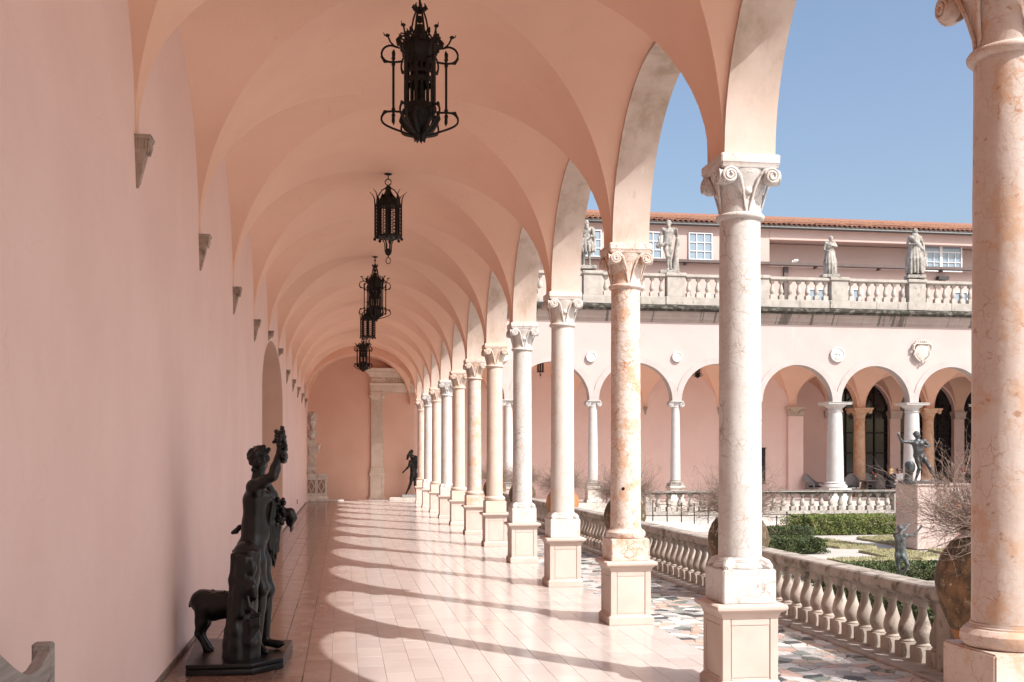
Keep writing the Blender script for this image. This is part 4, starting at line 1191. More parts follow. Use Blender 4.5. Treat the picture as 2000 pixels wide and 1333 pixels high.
# ================================================================ end of the loggia: door surround, well head, carved pillar
ds = thing('door_surround', 'carved stone door surround with a fluted pilaster and inscribed lintel on the end wall', 'door surround', (1.38, YB-.02, 0))
def pil(x):
    m = MB(); m.box(-.34,.34,-.16,.0,0,.10); m.box(-.28,.28,-.13,.0,.10,.98); m.box(-.33,.33,-.16,0,.98,1.08)
    for a,b,c,d in ((-.20,-.17,.22,.9),(.17,.20,.22,.9)): m.box(a,b,-.14,-.1,c,d)
    m.box(-.20,.20,-.14,-.1,.19,.22); m.box(-.20,.20,-.14,-.1,.9,.93)
    o = m.build('pilaster_foot', SURR, ds, bevel=.008); o.location = (x,0,0)
    m = MB(); m.add(*(lambda P: P)(([],[]))) if False else None
    for z0,z1,h,d in ((1.08,1.16,.30,.15),(1.16,1.24,.27,.13),(1.24,1.30,.285,.14),(1.30,1.36,.255,.12)): m.box(-h,h,-d,0,z0,z1)
    o = m.build('pilaster_base', SURR, ds, bevel=.012); o.location = (x,0,0)
    m = MB(); m.box(-.24,.24,-.07,0,1.36,4.05); m.box(-.24,.24,-.10,-.07,1.36,2.30)
    for i in range(8): xx = -.225+i*.0643; m.box(xx-.014, xx+.014, -.10, -.07, 2.30, 4.05)
    o = m.build('fluted_shaft', SURR, ds); o.location = (x,0,0)
    m = MB(); m.box(-.25,.25,-.13,0,4.05,4.12); m.box(-.29,.29,-.16,0,4.30,4.37)
    for s in (-1,1):
        q = MB(); q.lathe([(.09,0),(.09,.16),(.07,.18),(.02,.185)], n=16); q.xf(Matrix.Translation((s*.235,0,4.21)) @ Matrix.Rotation(R(90),4,'X')); m.add(q.v,q.f)
    m.box(-.2,.2,-.15,0,4.12,4.30); o = m.build('ionic_capital', SURR, ds, smooth=40); o.location = (x,0,0)
pil(0); pil(2.35)
def lintel(x0, x1):
    m = MB(); prof = [(0,4.37),(-.12,4.37),(-.12,4.45),(-.14,4.46),(-.14,4.56),(-.16,4.57),(-.16,4.66),(-.20,4.72),(-.20,4.75),(0,4.75)]
    n = len(prof)
    def ext(prof, m, dx=0):
        n = len(prof); v = [(x0+p[0]*0-max(0,-p[0]-.14)*1.0, p[0], p[1]) for p in prof]+[(x1+max(0,-p[0]-.14), p[0], p[1]) for p in prof]
        m.add(v, [(i,n+i,n+(i+1)%n,(i+1)%n) for i in range(n)]+[tuple(range(n)), tuple(range(2*n-1,n-1,-1))])
    ext(prof, m); m.build('architrave', SURR, ds, smooth=20)
    m = MB(); ext([(0,4.75),(-.12,4.75),(-.12,5.00),(0,5.00)], m); fz = m.build('frieze', SURR, ds, smooth=0)
    m = MB(); ext([(0,5.00),(-.14,5.00),(-.20,5.05),(-.22,5.05),(-.22,5.10),(-.30,5.16),(-.32,5.16),(-.32,5.22),(-.38,5.28),(-.40,5.34),(0,5.36)], m); m.build('cornice', SURR, ds, smooth=20)
    return fz
fz = lintel(-.27, 2.62)
cu = bpy.data.curves.new('inscription', 'FONT'); cu.body = 'MATER SALVS I'; cu.size = .235; cu.extrude = .006; cu.align_x = 'LEFT'
to = bpy.data.objects.new('inscription', cu); COL.objects.link(to)
dg = bpy.context.evaluated_depsgraph_get(); tme = bpy.data.meshes.new_from_object(to.evaluated_get(dg)); bpy.data.objects.remove(to)
o = link('inscription', tme, mk('worn_lettering', (.46,.37,.295), rough=.8), fz, (.32, -.127, 4.79)); o.rotation_euler = (R(90),0,0)
m = MB(); m.ball((0,-.13,4.87), .09, 9, 6, (1.1,.6,1))
for s in (-1,1): m.tube([(s*.07,-.13,4.93),(s*.15,-.14,4.92),(s*.22,-.13,4.86)], [.03,.045,.01], 6)
m.build('cherub_head', SURR, fz)

wh = thing('well_chest', 'pale carved stone chest with diamond panels standing in the far left corner', 'chest', (-1.02, 43.0, 0), 0)
m = MB(); m.sq([(.46,0),(.46,.10),(.42,.16),(.40,.18),(.385,.24),(.385,.92),(.42,.98),(.44,1.02),(.44,1.08)]); m.box(-.30,.30,-.30,.30,1.06,1.082)
m.build('block', PALE, wh, bevel=.006)
pan = MB(); pan.box(-.17,.17,-.012,0,.30,.34); pan.box(-.17,.17,-.012,0,.84,.88); pan.box(-.17,-.14,-.012,0,.34,.84); pan.box(.14,.17,-.012,0,.34,.84)
for a, b in (((0,.36),(.11,.59)),((.11,.59),(0,.82)),((0,.82),(-.11,.59)),((-.11,.59),(0,.36))): pan.tube([(a[0],-.01,a[1]),(b[0],-.01,b[1])], .018, 5)
pme = pan.mesh('diamond_panel', smooth=0); pme.materials.append(PALE)
ins = MB(); ins.box(-.139,.139,-.004,0,.341,.839); ime = ins.mesh('panel_field', smooth=0); ime.materials.append(mk('brown_inlay', (.30,.20,.15), (.22,.15,.11), s=8))
for dx in (-.19,.19):
    a = link('diamond_panel', pme, None, wh, (dx,-.385,0)); link('panel_field', ime, None, a)
b = link('diamond_panel', pme, None, wh, (.385,0,0)); b.rotation_euler = (0,0,R(90)); link('panel_field', ime, None, b)
m = MB(); m.box(.46,1.05,-.30,.30,0,.05); m.build('step', PALE, wh, bevel=.01)

# ================================================================ bench corner at the lower left
bn = thing('wooden_bench', 'weathered grey teak bench back in the lower left corner', 'bench', (-1.07, 3.46, 0))
m = MB(); m.box(-.115,-.040,.93,.985,0,.985); m.build('back_post', WOOD, bn, bevel=.008)
m = MB(); m.box(-.115,-.040,-.985,-.93,0,.985); m.build('back_post', WOOD, bn, bevel=.008)
P = []; n = 24
for i in range(n+1):
    y = -.93+1.86*i/n; s = abs(y)/.93
    zc = .985 + (.115*math.cos(s*math.pi/.80) if s < .80 else -.115 + .05*((s-.80)/.20)**1.5)
    P.append([(-.045,y,zc-.06),(-.045,y,zc+.04),(-.09,y,zc+.04),(-.09,y,zc-.06),(-.045,y,zc-.06)])
m = MB(); m.grid(P); m.build('top_rail', WOOD, bn, smooth=30)
m = MB(); m.box(-.09,-.045,-.93,.93,.46,.52); m.build('back_rail', WOOD, bn, bevel=.005)
sl = MB(); sl.box(-.078,-.056,-.022,.022,.52,.80); sme = sl.mesh('slat', bevel=.003); sme.materials.append(WOOD)
for i in range(17): link('slat', sme, None, bn, (0,-.84+i*.105,0))
ss = MB(); ss.box(-.03,.03,-.95,.95,.40,.425); sme = ss.mesh('seat_slat', bevel=.004); sme.materials.append(WOOD)
for i in range(7): link('seat_slat', sme, None, bn, (.0+i*.07,0,0))
m = MB(); m.box(.42,.475,.93,.985,0,.64); m.build('front_leg', WOOD, bn, bevel=.006); m = MB(); m.box(.42,.475,-.985,-.93,0,.64); m.build('front_leg', WOOD, bn, bevel=.006)
m = MB(); m.box(-.03,.50,.92,.99,.64,.675); m.build('arm_rest', WOOD, bn, bevel=.008); m = MB(); m.box(-.03,.50,-.99,-.92,.64,.675); m.build('arm_rest', WOOD, bn, bevel=.008)
# ================================================================ garden
TANC = math.tan(TH)
def ray(x, y):                                   # direction of a picture point
    c, s = math.cos(TH), math.sin(TH); u = (x-1000)/2110.26; w = -(y-894.67)/2110.26
    return Vector((u*c+s, -u*s+c, w))
def at_floor(x, y, z=ZG):
    d = ray(x, y); t = (z-EYE)/d.z; return Vector((0,0,EYE)) + d*t
def at_depth(x, y, dep): return Vector((0,0,EYE)) + ray(x, y)*dep

# lawn beds, each a low mound with a rough edge
def lawn(label, pix, seed):
    pts = [at_floor(*p).xy for p in pix]; rg = random.Random(seed)
    fine = []
    for a, b in zip(pts, pts[1:]+pts[:1]):
        n = max(2, int((b-a).length/.12))
        for i in range(n): q = a.lerp(b, i/n); fine.append((q.x+rg.uniform(-.03,.03), q.y+rg.uniform(-.03,.03)))
    m = MB(); m.prism(fine, ZG-.02, ZG+.035)
    o = tag(m.build('lawn', LAWN, smooth=0), kind='structure')
    xs = [p[0] for p in fine]; ys = [p[1] for p in fine]; area = (max(xs)-min(xs))*(max(ys)-min(ys))
    n = min(9000, int(area*700)); g2 = np.random.default_rng(seed)
    P = np.stack([g2.uniform(min(xs),max(xs),n), g2.uniform(min(ys),max(ys),n)], 1)
    ins = np.zeros(n, bool); fx = np.array(fine); j = len(fx)-1
    for i in range(len(fx)):
        c = ((fx[i,1] > P[:,1]) != (fx[j,1] > P[:,1])) & (P[:,0] < (fx[j,0]-fx[i,0])*(P[:,1]-fx[i,1])/(fx[j,1]-fx[i,1]+1e-12)+fx[i,0]); ins ^= c; j = i
    P = P[ins]; n = len(P); h = g2.uniform(.02,.055,n); a = g2.uniform(0,6.28,n); l = g2.normal(0,.018,(n,2))
    B = np.c_[P, np.full(n, ZG+.03)]; dx = np.c_[np.cos(a), np.sin(a), np.zeros(n)]*.008
    V = np.stack([B-dx, B+dx, B+np.c_[l, h]], 1).reshape(-1,3)
    me = np_mesh('grass', V, np.arange(3*n).reshape(n,3), False); me.materials.append(GRASSM)
    tag(link('grass', me, None, o), kind='stuff')
lawn('a', [(1612,1054),(1660,1062),(1712,1069),(1704,1072),(1640,1071),(1600,1066)], 1)
lawn('b', [(1672,1052),(1720,1049),(1780,1047),(1850,1049),(1845,1064),(1790,1070),(1748,1066)], 2)
lawn('c', [(1678,1078),(1720,1075),(1760,1076),(1820,1083),(1838,1089),(1800,1093),(1734,1090)], 3)
lawn('d', [(1615,1094),(1690,1091),(1760,1094),(1850,1101),(1900,1105),(1900,1125),(1800,1125),(1700,1112)], 4)
lawn('e', [(1812,1076),(1860,1074),(1900,1078),(1900,1086),(1850,1083)], 5)
pv = MB(); a, b = at_floor(1250,1021), at_floor(1560,1022); c, d = at_floor(1560,1038), at_floor(1330,1040)
pv.prism([a.xy, d.xy, c.xy, b.xy], ZG-.01, ZG+.05)
tag(pv.build('garden_pavement', mk('pale_paving', (.66,.55,.49), (.60,.49,.44), s=2, rough=.9, world=True), smooth=0), kind='structure')

# hedges: leaf faces through the outer skin of a clipped block, twiggy dark inside
def hedge(label, cx, cyy, lx, ly, h, n, mat, rz=0, size=.05, seed=1, rnd=.5):
    t = thing('clipped_hedge', label, 'hedge', (cx, cyy, ZG), rz, 'clipped hedges of the garden')
    g2 = np.random.default_rng(seed)
    f = g2.choice(5, n, p=np.array([lx*ly*1.2, lx*h, lx*h, ly*h, ly*h])/(lx*ly*1.2+2*lx*h+2*ly*h))
    u, v = g2.uniform(-1,1,n), g2.uniform(-1,1,n); P = np.zeros((n,3))
    P[f==0] = np.c_[u*lx/2, v*ly/2, np.full(n,h)][f==0]
    for k, s in ((1,-1),(2,1)): P[f==k] = np.c_[u*lx/2, np.full(n,s*ly/2), (v+1)/2*h][f==k]
    for k, s in ((3,-1),(4,1)): P[f==k] = np.c_[np.full(n,s*lx/2), u*ly/2, (v+1)/2*h][f==k]
    ctr = np.array([0,0,h*.45]); dvec = P-ctr
    # round the corners, then make the skin uneven
    e = np.abs(dvec)/np.array([lx/2,ly/2,h*.55]); rr = 1 - rnd*.22*np.clip((np.sort(e,1)[:,1]-.6)/.4,0,1)**2
    bump = .055*np.sin(P[:,0]*7+seed)*np.sin(P[:,1]*8+1)+.05*np.sin(P[:,0]*17+P[:,2]*13)+g2.normal(0,.035,n)
    P = ctr + dvec*rr[:,None]*(1+bump[:,None]*.8) - dvec*(g2.uniform(0,1,n)**3)[:,None]*.25
    P[:,2] = np.maximum(P[:,2], .02)
    V, F = leaf_cards(P, size, seed); me = np_mesh('leaves', V, F, False); me.materials.append(mat); link('leaves', me, None, t)
    c = MB(); c.box(-lx*.43, lx*.43, -ly*.42, ly*.42, 0, h*.86); c.build('twig_core', TWIGCORE, t, bevel=.08)
    return t
a, b = at_floor(1545,1047), at_floor(1775,1047)
hedge('bright green clipped hedge with a flat top in front of the far garden balustrade', (a.x+b.x)/2+.45, a.y+.9, (b.x-a.x)+.1, 1.5, .47, 34000, HEDGE_B, 0, .034, 3)
p = at_floor(1560,1083)
hedge('dark green rounded hedge just behind the balustrade beside the tall grey veined column', p.x-.15, p.y+.55, 1.75, .9, .31, 22000, HEDGE, 0, .032, 5)
p = at_floor(1550,1053)
hedge('low dark hedge behind the rounded one, next to a thin iron post', p.x-.3, p.y+1.0, 2.6, .7, .24, 12000, HEDGE, 0, .032, 6)
hedge('long low dark hedge running behind the nearest balustrade under the green statue', 11.0, 17.2, 7.5, .9, .24, 34000, HEDGE, -.05, .032, 7)
hedge('dark hedge seen through the balusters of the nearest balustrade', 7.0, 12.6, .9, 6.0, .42, 14000, HEDGE, -.15, .04, 8)

# thin iron posts with a slack wire
fp = [(1275,1021,979),(1303,1023,982),(1331,1024,984),(1356,1027,985),(1383,1026,988),(1517,1036,1010),(1537,1039,1001),(1570,1047,1006)]
fl_ = ['leftmost','second','third','fourth','fifth','sixth','seventh','rightmost']
pm = MB(); pm.tube([(0,0,0),(0,0,1)], .016, 6); pmesh = pm.mesh('post')
tops = []
for i, (x, yb, yt) in enumerate(fp):
    q = at_floor(x, yb); dep = (EYE-ZG)/-ray(x, yb).z; h = EYE + ray(x, yt).z*dep - ZG
    t = thing('iron_post', f'thin black iron post, {fl_[i]} of the row across the garden', 'post', q, 0, 'thin iron posts in the garden')
    m = MB(); m.tube([(0,0,0),(0,0,h)], .017, 6); m.ball((0,0,h), .03, 6, 4); m.build('rod', IRON, t); tops.append(q+Vector((0,0,h*.93)))
def rail_thing(label, A, B):
    m = MB(); m.tube([A, A.lerp(B,.5)-Vector((0,0,.05)), B], .009, 5); o = m.build('iron_rail', IRON); tag(o, label, 'rail', 'thin rails between garden posts')
rl_lab = ['thin rail between first and second garden posts from the left','thin rail between second and third garden posts from the left','thin rail between third and fourth garden posts from the left','thin rail between fourth and fifth garden posts from the left',
          'thin rail behind the tall grey veined column between garden posts','thin rail beside the bright hedge between its two left posts','thin rail ending at the rightmost garden post']
for i in range(7): rail_thing(rl_lab[i], tops[i], tops[i+1])
# hand rail of the garden steps
hr = thing('stair_rail', 'black iron stair handrail with a curled end by the leftmost slim far pedestal', 'handrail', at_floor(1160,1000))
m = MB(); A = Vector((0,0,0))
m.tube([(-.35,.0,.12),(-.22,0,.30),(-.15,0,.62),(-.28,0,.78),(0,0,.80),(1.6,.6,.84)], .022, 6); m.tube([(.0,0,0),(.0,0,.8)], .018, 6); m.tube([(.55,.2,0),(.55,.2,.81)], .018, 6); m.build('rail', IRON, hr)

# garden balustrade in front of the far wing
gy = 37.3
def garden_balustrade(label, x0, x1, y):
    t = thing('garden_balustrade', label, 'balustrade', (x0, y, ZG), 0, 'garden balustrades below the far wing')
    L = x1-x0
    m = MB(); jointed(m, 0, L, -.2, .2, 0, .13, 2.2); m.build('plinth_course', OLDST, t, bevel=.01)
    m = MB(); m.box(-.01, L+.01, -.19, .19, .74, .80); m.mi = 1; m.box(-.02, L+.02, -.22, .22, .80, .87); m.build('hand_rail', [BLACKST, OLDST], t, bevel=.02, segs=2)
    m = MB(); m.box(-.001,.30,-.17,.17,.13,.74); m.build('end_pier', OLDST, t, bevel=.008)
    m = MB(); m.box(L-.5,L+.001,-.17,.17,.13,.74); m.build('end_pier', OLDST, t, bevel=.008)
    bm_ = baluster_mesh(.61, .098, n=12, sqb=.30); bm_.materials.append(OLDST)
    n = int((L-.8)/.36)
    for i in range(n): link('baluster', bm_, None, t, (.30+(L-.8)*(i+.5)/n, 0, .131))
garden_balustrade('weathered garden balustrade behind the bright hedge, ending at the pink statue pedestal', 14.6, 20.55, gy)
garden_balustrade('weathered garden balustrade behind the row of iron posts, left of the tall grey veined column', 10.6, 14.25, gy)
fwp = MB(); fwp.box(3.1, 34, YF-.75, YF-.44, ZG-.05, .0); tag(fwp.build('terrace_step', PALE, smooth=0), kind='structure')
tb2 = MB(); tb2.box(3.3, 34, YF-1.3, YF-.76, ZG-.05, -.17); tag(tb2.build('lower_step', PALE, smooth=0), kind='structure')

# pink pedestal with its bronze on top
pd = at_floor(1780,1074); PDX, PDY = pd.x, pd.y
pp = thing('statue_pedestal', 'pale pink block pedestal under the fighting bronze statue in the garden', 'pedestal', (PDX+.14, PDY, ZG))
PW = 1.55; PH = EYE+ray(1780,946).z*((EYE-ZG)/-ray(1780,1074).z)-ZG
m = MB(); m.box(0, PW, 0, PW*.62, 0, PH-.04); m.box(-.03,PW+.03,-.03,PW*.62+.03,PH-.04,PH); m.build('block', PINK_P, pp, bevel=.012)

# wicker chairs and a table
def wicker():
    t = thing('wicker_chair', 'x', 'chair')
    m = MB(); m.lathe([(.30,.36),(.33,.40),(.32,.43)], n=20, fn=lambda r,a,z: r*(1+.06*math.cos(4*a))); m.build('seat', WICKER, t)
    P = []
    for i in range(21):
        a = math.pi*(1.06*i/20 - .03); hgt = .62 + .38*math.sin(a)**2
        P.append([(.33*math.cos(a)*(1+.10*k), .33*math.sin(a)*(1+.18*k), .40+(hgt-.40)*k) for k in (0,.25,.5,.75,1)])
    m = MB(); m.grid(P); m.build('back', WICKER, t, smooth=60)
    m = MB(); m.tube([p[-1] for p in P], .035, 8); m.tube([(.36,.0,.62),(.38,-.22,.63),(.36,-.30,.58),(.33,-.30,.40)], .035, 7); m.tube([(-.36,.0,.62),(-.38,-.22,.63),(-.36,-.30,.58),(-.33,-.30,.40)], .035, 7); m.build('arm_roll', WICKER, t)
    lm = MB(); lm.tube([(0,0,.40),(.02,-.0,0)], [.025,.02], 6); lme = lm.mesh('leg'); lme.materials.append(WICKER)
    for x, y in ((.26,-.26),(-.28,-.26),(.24,.24),(-.26,.24)): link('leg', lme, None, t, (x,y,0))
    m = MB(); m.box(-.24,.24,-.24,.22,.43,.50); m.build('cushion', CLOTHK, t, bevel=.02)
    return t
wc = wicker()
for i, (x, dep, rz, lab) in enumerate([(1588,46.6,.5,'grey wicker chair standing left of the stout white column below the portrait medallion'),(1663,46.5,-.5,'grey wicker chair partly hidden behind the stout white column below the portrait medallion'),
        (1706,47.4,.3,'shadowed wicker chair behind the orange column left of the fighting statue'),(1722,46.9,2.0,'grey wicker chair turned sideways at the seated women'),(1762,47.1,-.4,'wicker chair of the woman in the white shirt')]):
    o = wc if i == 0 else clone(wc)
    p = at_depth(x, 950, dep); o.location = (p.x, p.y, 0); o.rotation_euler = (0,0,rz); o['label'] = lab; o['group'] = 'wicker chairs inside the far wing'
tb_ = thing('round_table', 'small round table behind the orange column inside the far wing', 'table', (at_depth(1694,950,46.9).x, at_depth(1694,950,46.9).y, 0))
m = MB(); m.lathe([(.45,.70),(.46,.71),(.46,.73),(.45,.74)], n=24); m.build('top', WICKER, tb_); m = MB(); m.lathe([(.22,0),(.05,.06),(.04,.68),(.12,.70)], n=12); m.build('stem', WICKER, tb_)
sg = thing('wall_sign', 'dark upright board on the shaded back wall just right of the tall grey veined column', 'sign', (17.82, YB-.03, 1.35))
m = MB(); m.box(-.22,.22,-.03,0,-.75,.75); m.build('board', GLASS_D, sg); m = MB(); m.box(-.25,.25,-.04,-.02,.75,.79); m.box(-.25,.25,-.04,-.02,-.79,-.75); m.build('frame', IRON, sg)
# ================================================================ figures: blended capsules and ellipsoids, skinned with surface nets
class Body:
    def __init__(self): self.p = []
    def cap(self, a, b, ra, rb=None, k=.03): self.p.append(('c', np.array(a, float), np.array(b, float), ra, ra if rb is None else rb, k)); return self
    def ell(self, c, r, k=.03, rot=None): self.p.append(('e', np.array(c, float), np.array(r, float), None if rot is None else np.array(rot), 0, k)); return self
    def path(self, pts, rs, k=.02):
        for i in range(len(pts)-1): self.cap(pts[i], pts[i+1], rs[i] if isinstance(rs, (list,tuple)) else rs, rs[i+1] if isinstance(rs, (list,tuple)) else rs, k)
        return self
    def skin(self, h, noise=None):
        lo = np.full(3, 1e9); hi = -lo
        bb = []
        for t, a, b, ra, rb, k in self.p:
            if t == 'c': l, u = np.minimum(a-ra, b-rb), np.maximum(a+ra, b+rb)
            else: m = b.max(); l, u = a-m, a+m
            bb.append((l, u)); lo = np.minimum(lo, l); hi = np.maximum(hi, u)
        lo -= 3*h; hi += 3*h
        n = np.ceil((hi-lo)/h).astype(int)+1
        F = np.full(n, .25, np.float32)
        ax = [lo[i]+h*np.arange(n[i]) for i in range(3)]
        for (t, a, b, ra, rb, k), (l, u) in zip(self.p, bb):
            mg = k+3*h
            i0 = np.maximum(0, ((l-mg-lo)/h).astype(int)); i1 = np.minimum(n, ((u+mg-lo)/h).astype(int)+2)
            sl = tuple(slice(i0[i], i1[i]) for i in range(3))
            X, Y, Z = np.meshgrid(ax[0][sl[0]], ax[1][sl[1]], ax[2][sl[2]], indexing='ij', sparse=True)
            if t == 'c':
                d = b-a; L = d@d+1e-12
                s = np.clip(((X-a[0])*d[0]+(Y-a[1])*d[1]+(Z-a[2])*d[2])/L, 0, 1)
                D = np.sqrt((X-a[0]-s*d[0])**2+(Y-a[1]-s*d[1])**2+(Z-a[2]-s*d[2])**2) - (ra+(rb-ra)*s)
            else:
                x, y, z = X-a[0], Y-a[1], Z-a[2]
                if ra is not None:
                    M = ra; x, y, z = M[0,0]*x+M[1,0]*y+M[2,0]*z, M[0,1]*x+M[1,1]*y+M[2,1]*z, M[0,2]*x+M[1,2]*y+M[2,2]*z
                k0 = np.sqrt((x/b[0])**2+(y/b[1])**2+(z/b[2])**2); k1 = np.sqrt((x/b[0]**2)**2+(y/b[1]**2)**2+(z/b[2]**2)**2)+1e-9
                D = k0*(k0-1)/k1
            A = F[sl]; q = np.maximum(k-np.abs(A-D), 0)/max(k, 1e-6)
            F[sl] = np.minimum(A, D)-q*q*k*.25
        return self.nets(F, lo, h)
    @staticmethod
    def nets(F, lo, h):
        S_ = F < 0; n = np.array(F.shape)-1
        C = [(i,j,k) for i in (0,1) for j in (0,1) for k in (0,1)]
        sh = lambda A, c: A[c[0]:c[0]+n[0], c[1]:c[1]+n[1], c[2]:c[2]+n[2]]
        cnt = sum(sh(S_, c).astype(np.int8) for c in C); mask = (cnt > 0) & (cnt < 8)
        I = np.argwhere(mask); N_ = len(I); acc = np.zeros((N_,3)); w = np.zeros(N_)
        for a in C:
            for ax_ in range(3):
                if a[ax_]: continue
                b = list(a); b[ax_] = 1
                fa = F[I[:,0]+a[0], I[:,1]+a[1], I[:,2]+a[2]]; fb = F[I[:,0]+b[0], I[:,1]+b[1], I[:,2]+b[2]]
                cr = (fa < 0) != (fb < 0); t = np.where(cr, fa/(fa-fb+1e-12), 0)
                p = np.tile(np.array(a, float), (N_,1)); p[:,ax_] += t
                acc += p*cr[:,None]; w += cr
        V = lo+h*(I+acc/w[:,None])
        idx = np.full(mask.shape, -1, np.int64); idx[mask] = np.arange(N_)
        Q = []
        for ax_ in range(3):
            o1, o2 = [(1,2),(2,0),(0,1)][ax_]
            sl0 = [slice(1,-1)]*3; sl0[ax_] = slice(0,-1); sl1 = [slice(1,-1)]*3; sl1[ax_] = slice(1,None)
            A, B = S_[tuple(sl0)], S_[tuple(sl1)]; E_ = np.argwhere(A != B)
            if not len(E_): continue
            flip = A[E_[:,0],E_[:,1],E_[:,2]]
            base = E_.copy(); base[:,o1] += 1; base[:,o2] += 1
            def cell(d1, d2):
                c = base.copy(); c[:,o1] -= d1; c[:,o2] -= d2; return idx[c[:,0],c[:,1],c[:,2]]
            q = np.stack([cell(1,1), cell(0,1), cell(0,0), cell(1,0)], 1)
            q[~flip] = q[~flip][:,::-1]; Q.append(q)
        Q = np.concatenate(Q); Q = Q[(Q >= 0).all(1)]
        return V, Q
def skin_obj(name, body, h, mat, parent, relax=1):
    V, Q = body.skin(h)
    for _ in range(relax):                        # light relaxation of the net
        acc = np.zeros_like(V); w = np.zeros(len(V))
        for a, b in ((0,1),(1,2),(2,3),(3,0)):
            np.add.at(acc, Q[:,a], V[Q[:,b]]); np.add.at(w, Q[:,a], 1)
            np.add.at(acc, Q[:,b], V[Q[:,a]]); np.add.at(w, Q[:,b], 1)
        V = V*.5+.5*acc/np.maximum(w,1)[:,None]
    me = np_mesh(name, V, Q); me.materials.append(mat)
    return link(name, me, None, parent)

def nrm(v): v = np.array(v, float); return v/(np.linalg.norm(v)+1e-12)
def human(B, J, fwd=(0,-1,0), face=None, m=1.0, hair=None, fingers=True, muscle=True, head=True):
    """J: hd, nk, sL sR, eL eR, wL wR, hL hR (hips), kL kR, aL aR, tL tR (toes); m scales the radii"""
    J = {k: np.array(v, float) for k, v in J.items()}
    fwd = nrm(fwd); face = nrm(face if face is not None else fwd)
    up = nrm(J['nk']-(J['hL']+J['hR'])/2); side = nrm(J['sR']-J['sL'])
    sh = (J['sL']+J['sR'])/2; hp = (J['hL']+J['hR'])/2
    ch = sh*.72+hp*.28; wa = sh*.33+hp*.67
    # torso
    B.cap(J['sL']*.8+sh*.2, J['sR']*.8+sh*.2, .062*m, k=.05*m)
    for s in (-1, 1):
        B.cap(ch+side*s*.068*m+up*.02, wa+side*s*.052*m, .108*m, .088*m, k=.07*m)
        B.cap(wa+side*s*.05*m, hp+side*s*.065*m, .092*m, .108*m, k=.06*m)
        if muscle:
            B.ell(ch+side*s*.072*m+fwd*.078*m+up*.055*m, np.array([.075,.045,.055])*m, k=.035*m)
            B.ell(hp+side*s*.062*m-fwd*.072*m-up*.045*m, np.array([.075,.075,.088])*m, k=.035*m)
    B.ell(wa*.6+hp*.4+fwd*.045*m, np.array([.085,.06,.11])*m, k=.05*m)
    # neck and head
    hd = J['hd']; B.cap(sh+up*.01, hd-up*.055*m, .062*m, .052*m, k=.04*m)
    if head:
        hu = nrm(up*.6+nrm(hd-J['nk'])*.4); hu = nrm(hu-face*(hu@face)); hs = nrm(np.cross(face, hu)); Rm = np.stack([hs, face, hu], 1)
        B.ell(hd+hu*.02*m-face*.012*m, np.array([.074,.094,.092])*m, k=.02*m, rot=Rm)
        B.ell(hd-hu*.045*m+face*.028*m, np.array([.054,.062,.066])*m, k=.03*m, rot=Rm)
        B.cap(hd+face*.088*m+hu*.008*m, hd+face*.108*m-hu*.034*m, .010*m, .017*m, k=.018*m)   # nose
        B.cap(hd+face*.072*m+hu*.022*m-hs*.03*m, hd+face*.072*m+hu*.022*m+hs*.03*m, .018*m, k=.016*m)   # brow
        B.cap(hd+face*.082*m-hu*.062*m-hs*.016*m, hd+face*.082*m-hu*.062*m+hs*.016*m, .010*m, k=.01*m)  # lips
        B.ell(hd+face*.066*m-hu*.098*m, np.array([.024]*3)*m, k=.025*m)
        for s in (-1,1): B.ell(hd+hs*s*.074*m-face*.008*m-hu*.01*m, np.array([.012,.02,.032])*m, k=.01*m, rot=Rm)
        if hair == 'curls':
            rg = np.random.default_rng(int(abs(hd.sum())*1e4) % 9999)
            for i in range(64):
                th_, ph_ = rg.uniform(0,2*math.pi), rg.uniform(-.45,1.5)
                d = hs*math.cos(th_)*math.cos(ph_)+face*math.sin(th_)*math.cos(ph_)+hu*math.sin(ph_)
                if d@face > .55 and d@hu < .55: continue
                B.ell(hd+hu*.02*m-face*.012*m+(hs*(d@hs)*.078+face*(d@face)*.096+hu*(d@hu)*.094)*m, np.full(3, rg.uniform(.018,.028))*m, k=.010*m)
        elif hair == 'cap': B.ell(hd+hu*.034*m-face*.022*m, np.array([.084,.098,.088])*m, k=.015*m, rot=Rm)
    # arms
    for L in 'LR':
        s, e, w = J['s'+L], J['e'+L], J['w'+L]
        B.ell(s, np.full(3,.068)*m, k=.04*m)
        B.cap(s, e, .054*m, .040*m, k=.03*m); B.ell(s*.5+e*.5, np.full(3,.053)*m, k=.03*m)
        B.cap(e, w, .043*m, .027*m, k=.02*m); B.ell(e*.72+w*.28, np.full(3,.046)*m, k=.025*m)
        d = nrm(w-e); hdn = J.get('d'+L); d = nrm(hdn) if hdn is not None else d
        o1 = nrm(np.cross(d, fwd+np.array([.11,.07,.03]))); o2 = np.cross(d, o1)
        pc = w+d*.05*m
        B.cap(w, pc+d*.015*m, .026*m, .030*m, k=.02*m); B.ell(pc+d*.01*m, np.array([.034]*3)*m, k=.02*m)
        if fingers:
            for q in range(4):
                a = pc+d*.03*m+o1*(q-1.5)*.018*m; ln = (.062,.075,.070,.055)[q]*m
                b1 = a+d*ln*.5+o2*.010*m; c = b1+(d*.55+o2*.8)*ln*.42; B.cap(a, b1, .0105*m, .010*m, k=.006*m); B.cap(b1, c, .010*m, .008*m, k=.004*m)
            a = pc-o1*.03*m; B.cap(a, a+(d*.6-o1*.55+o2*.4)*.055*m, .013*m, .009*m, k=.008*m)
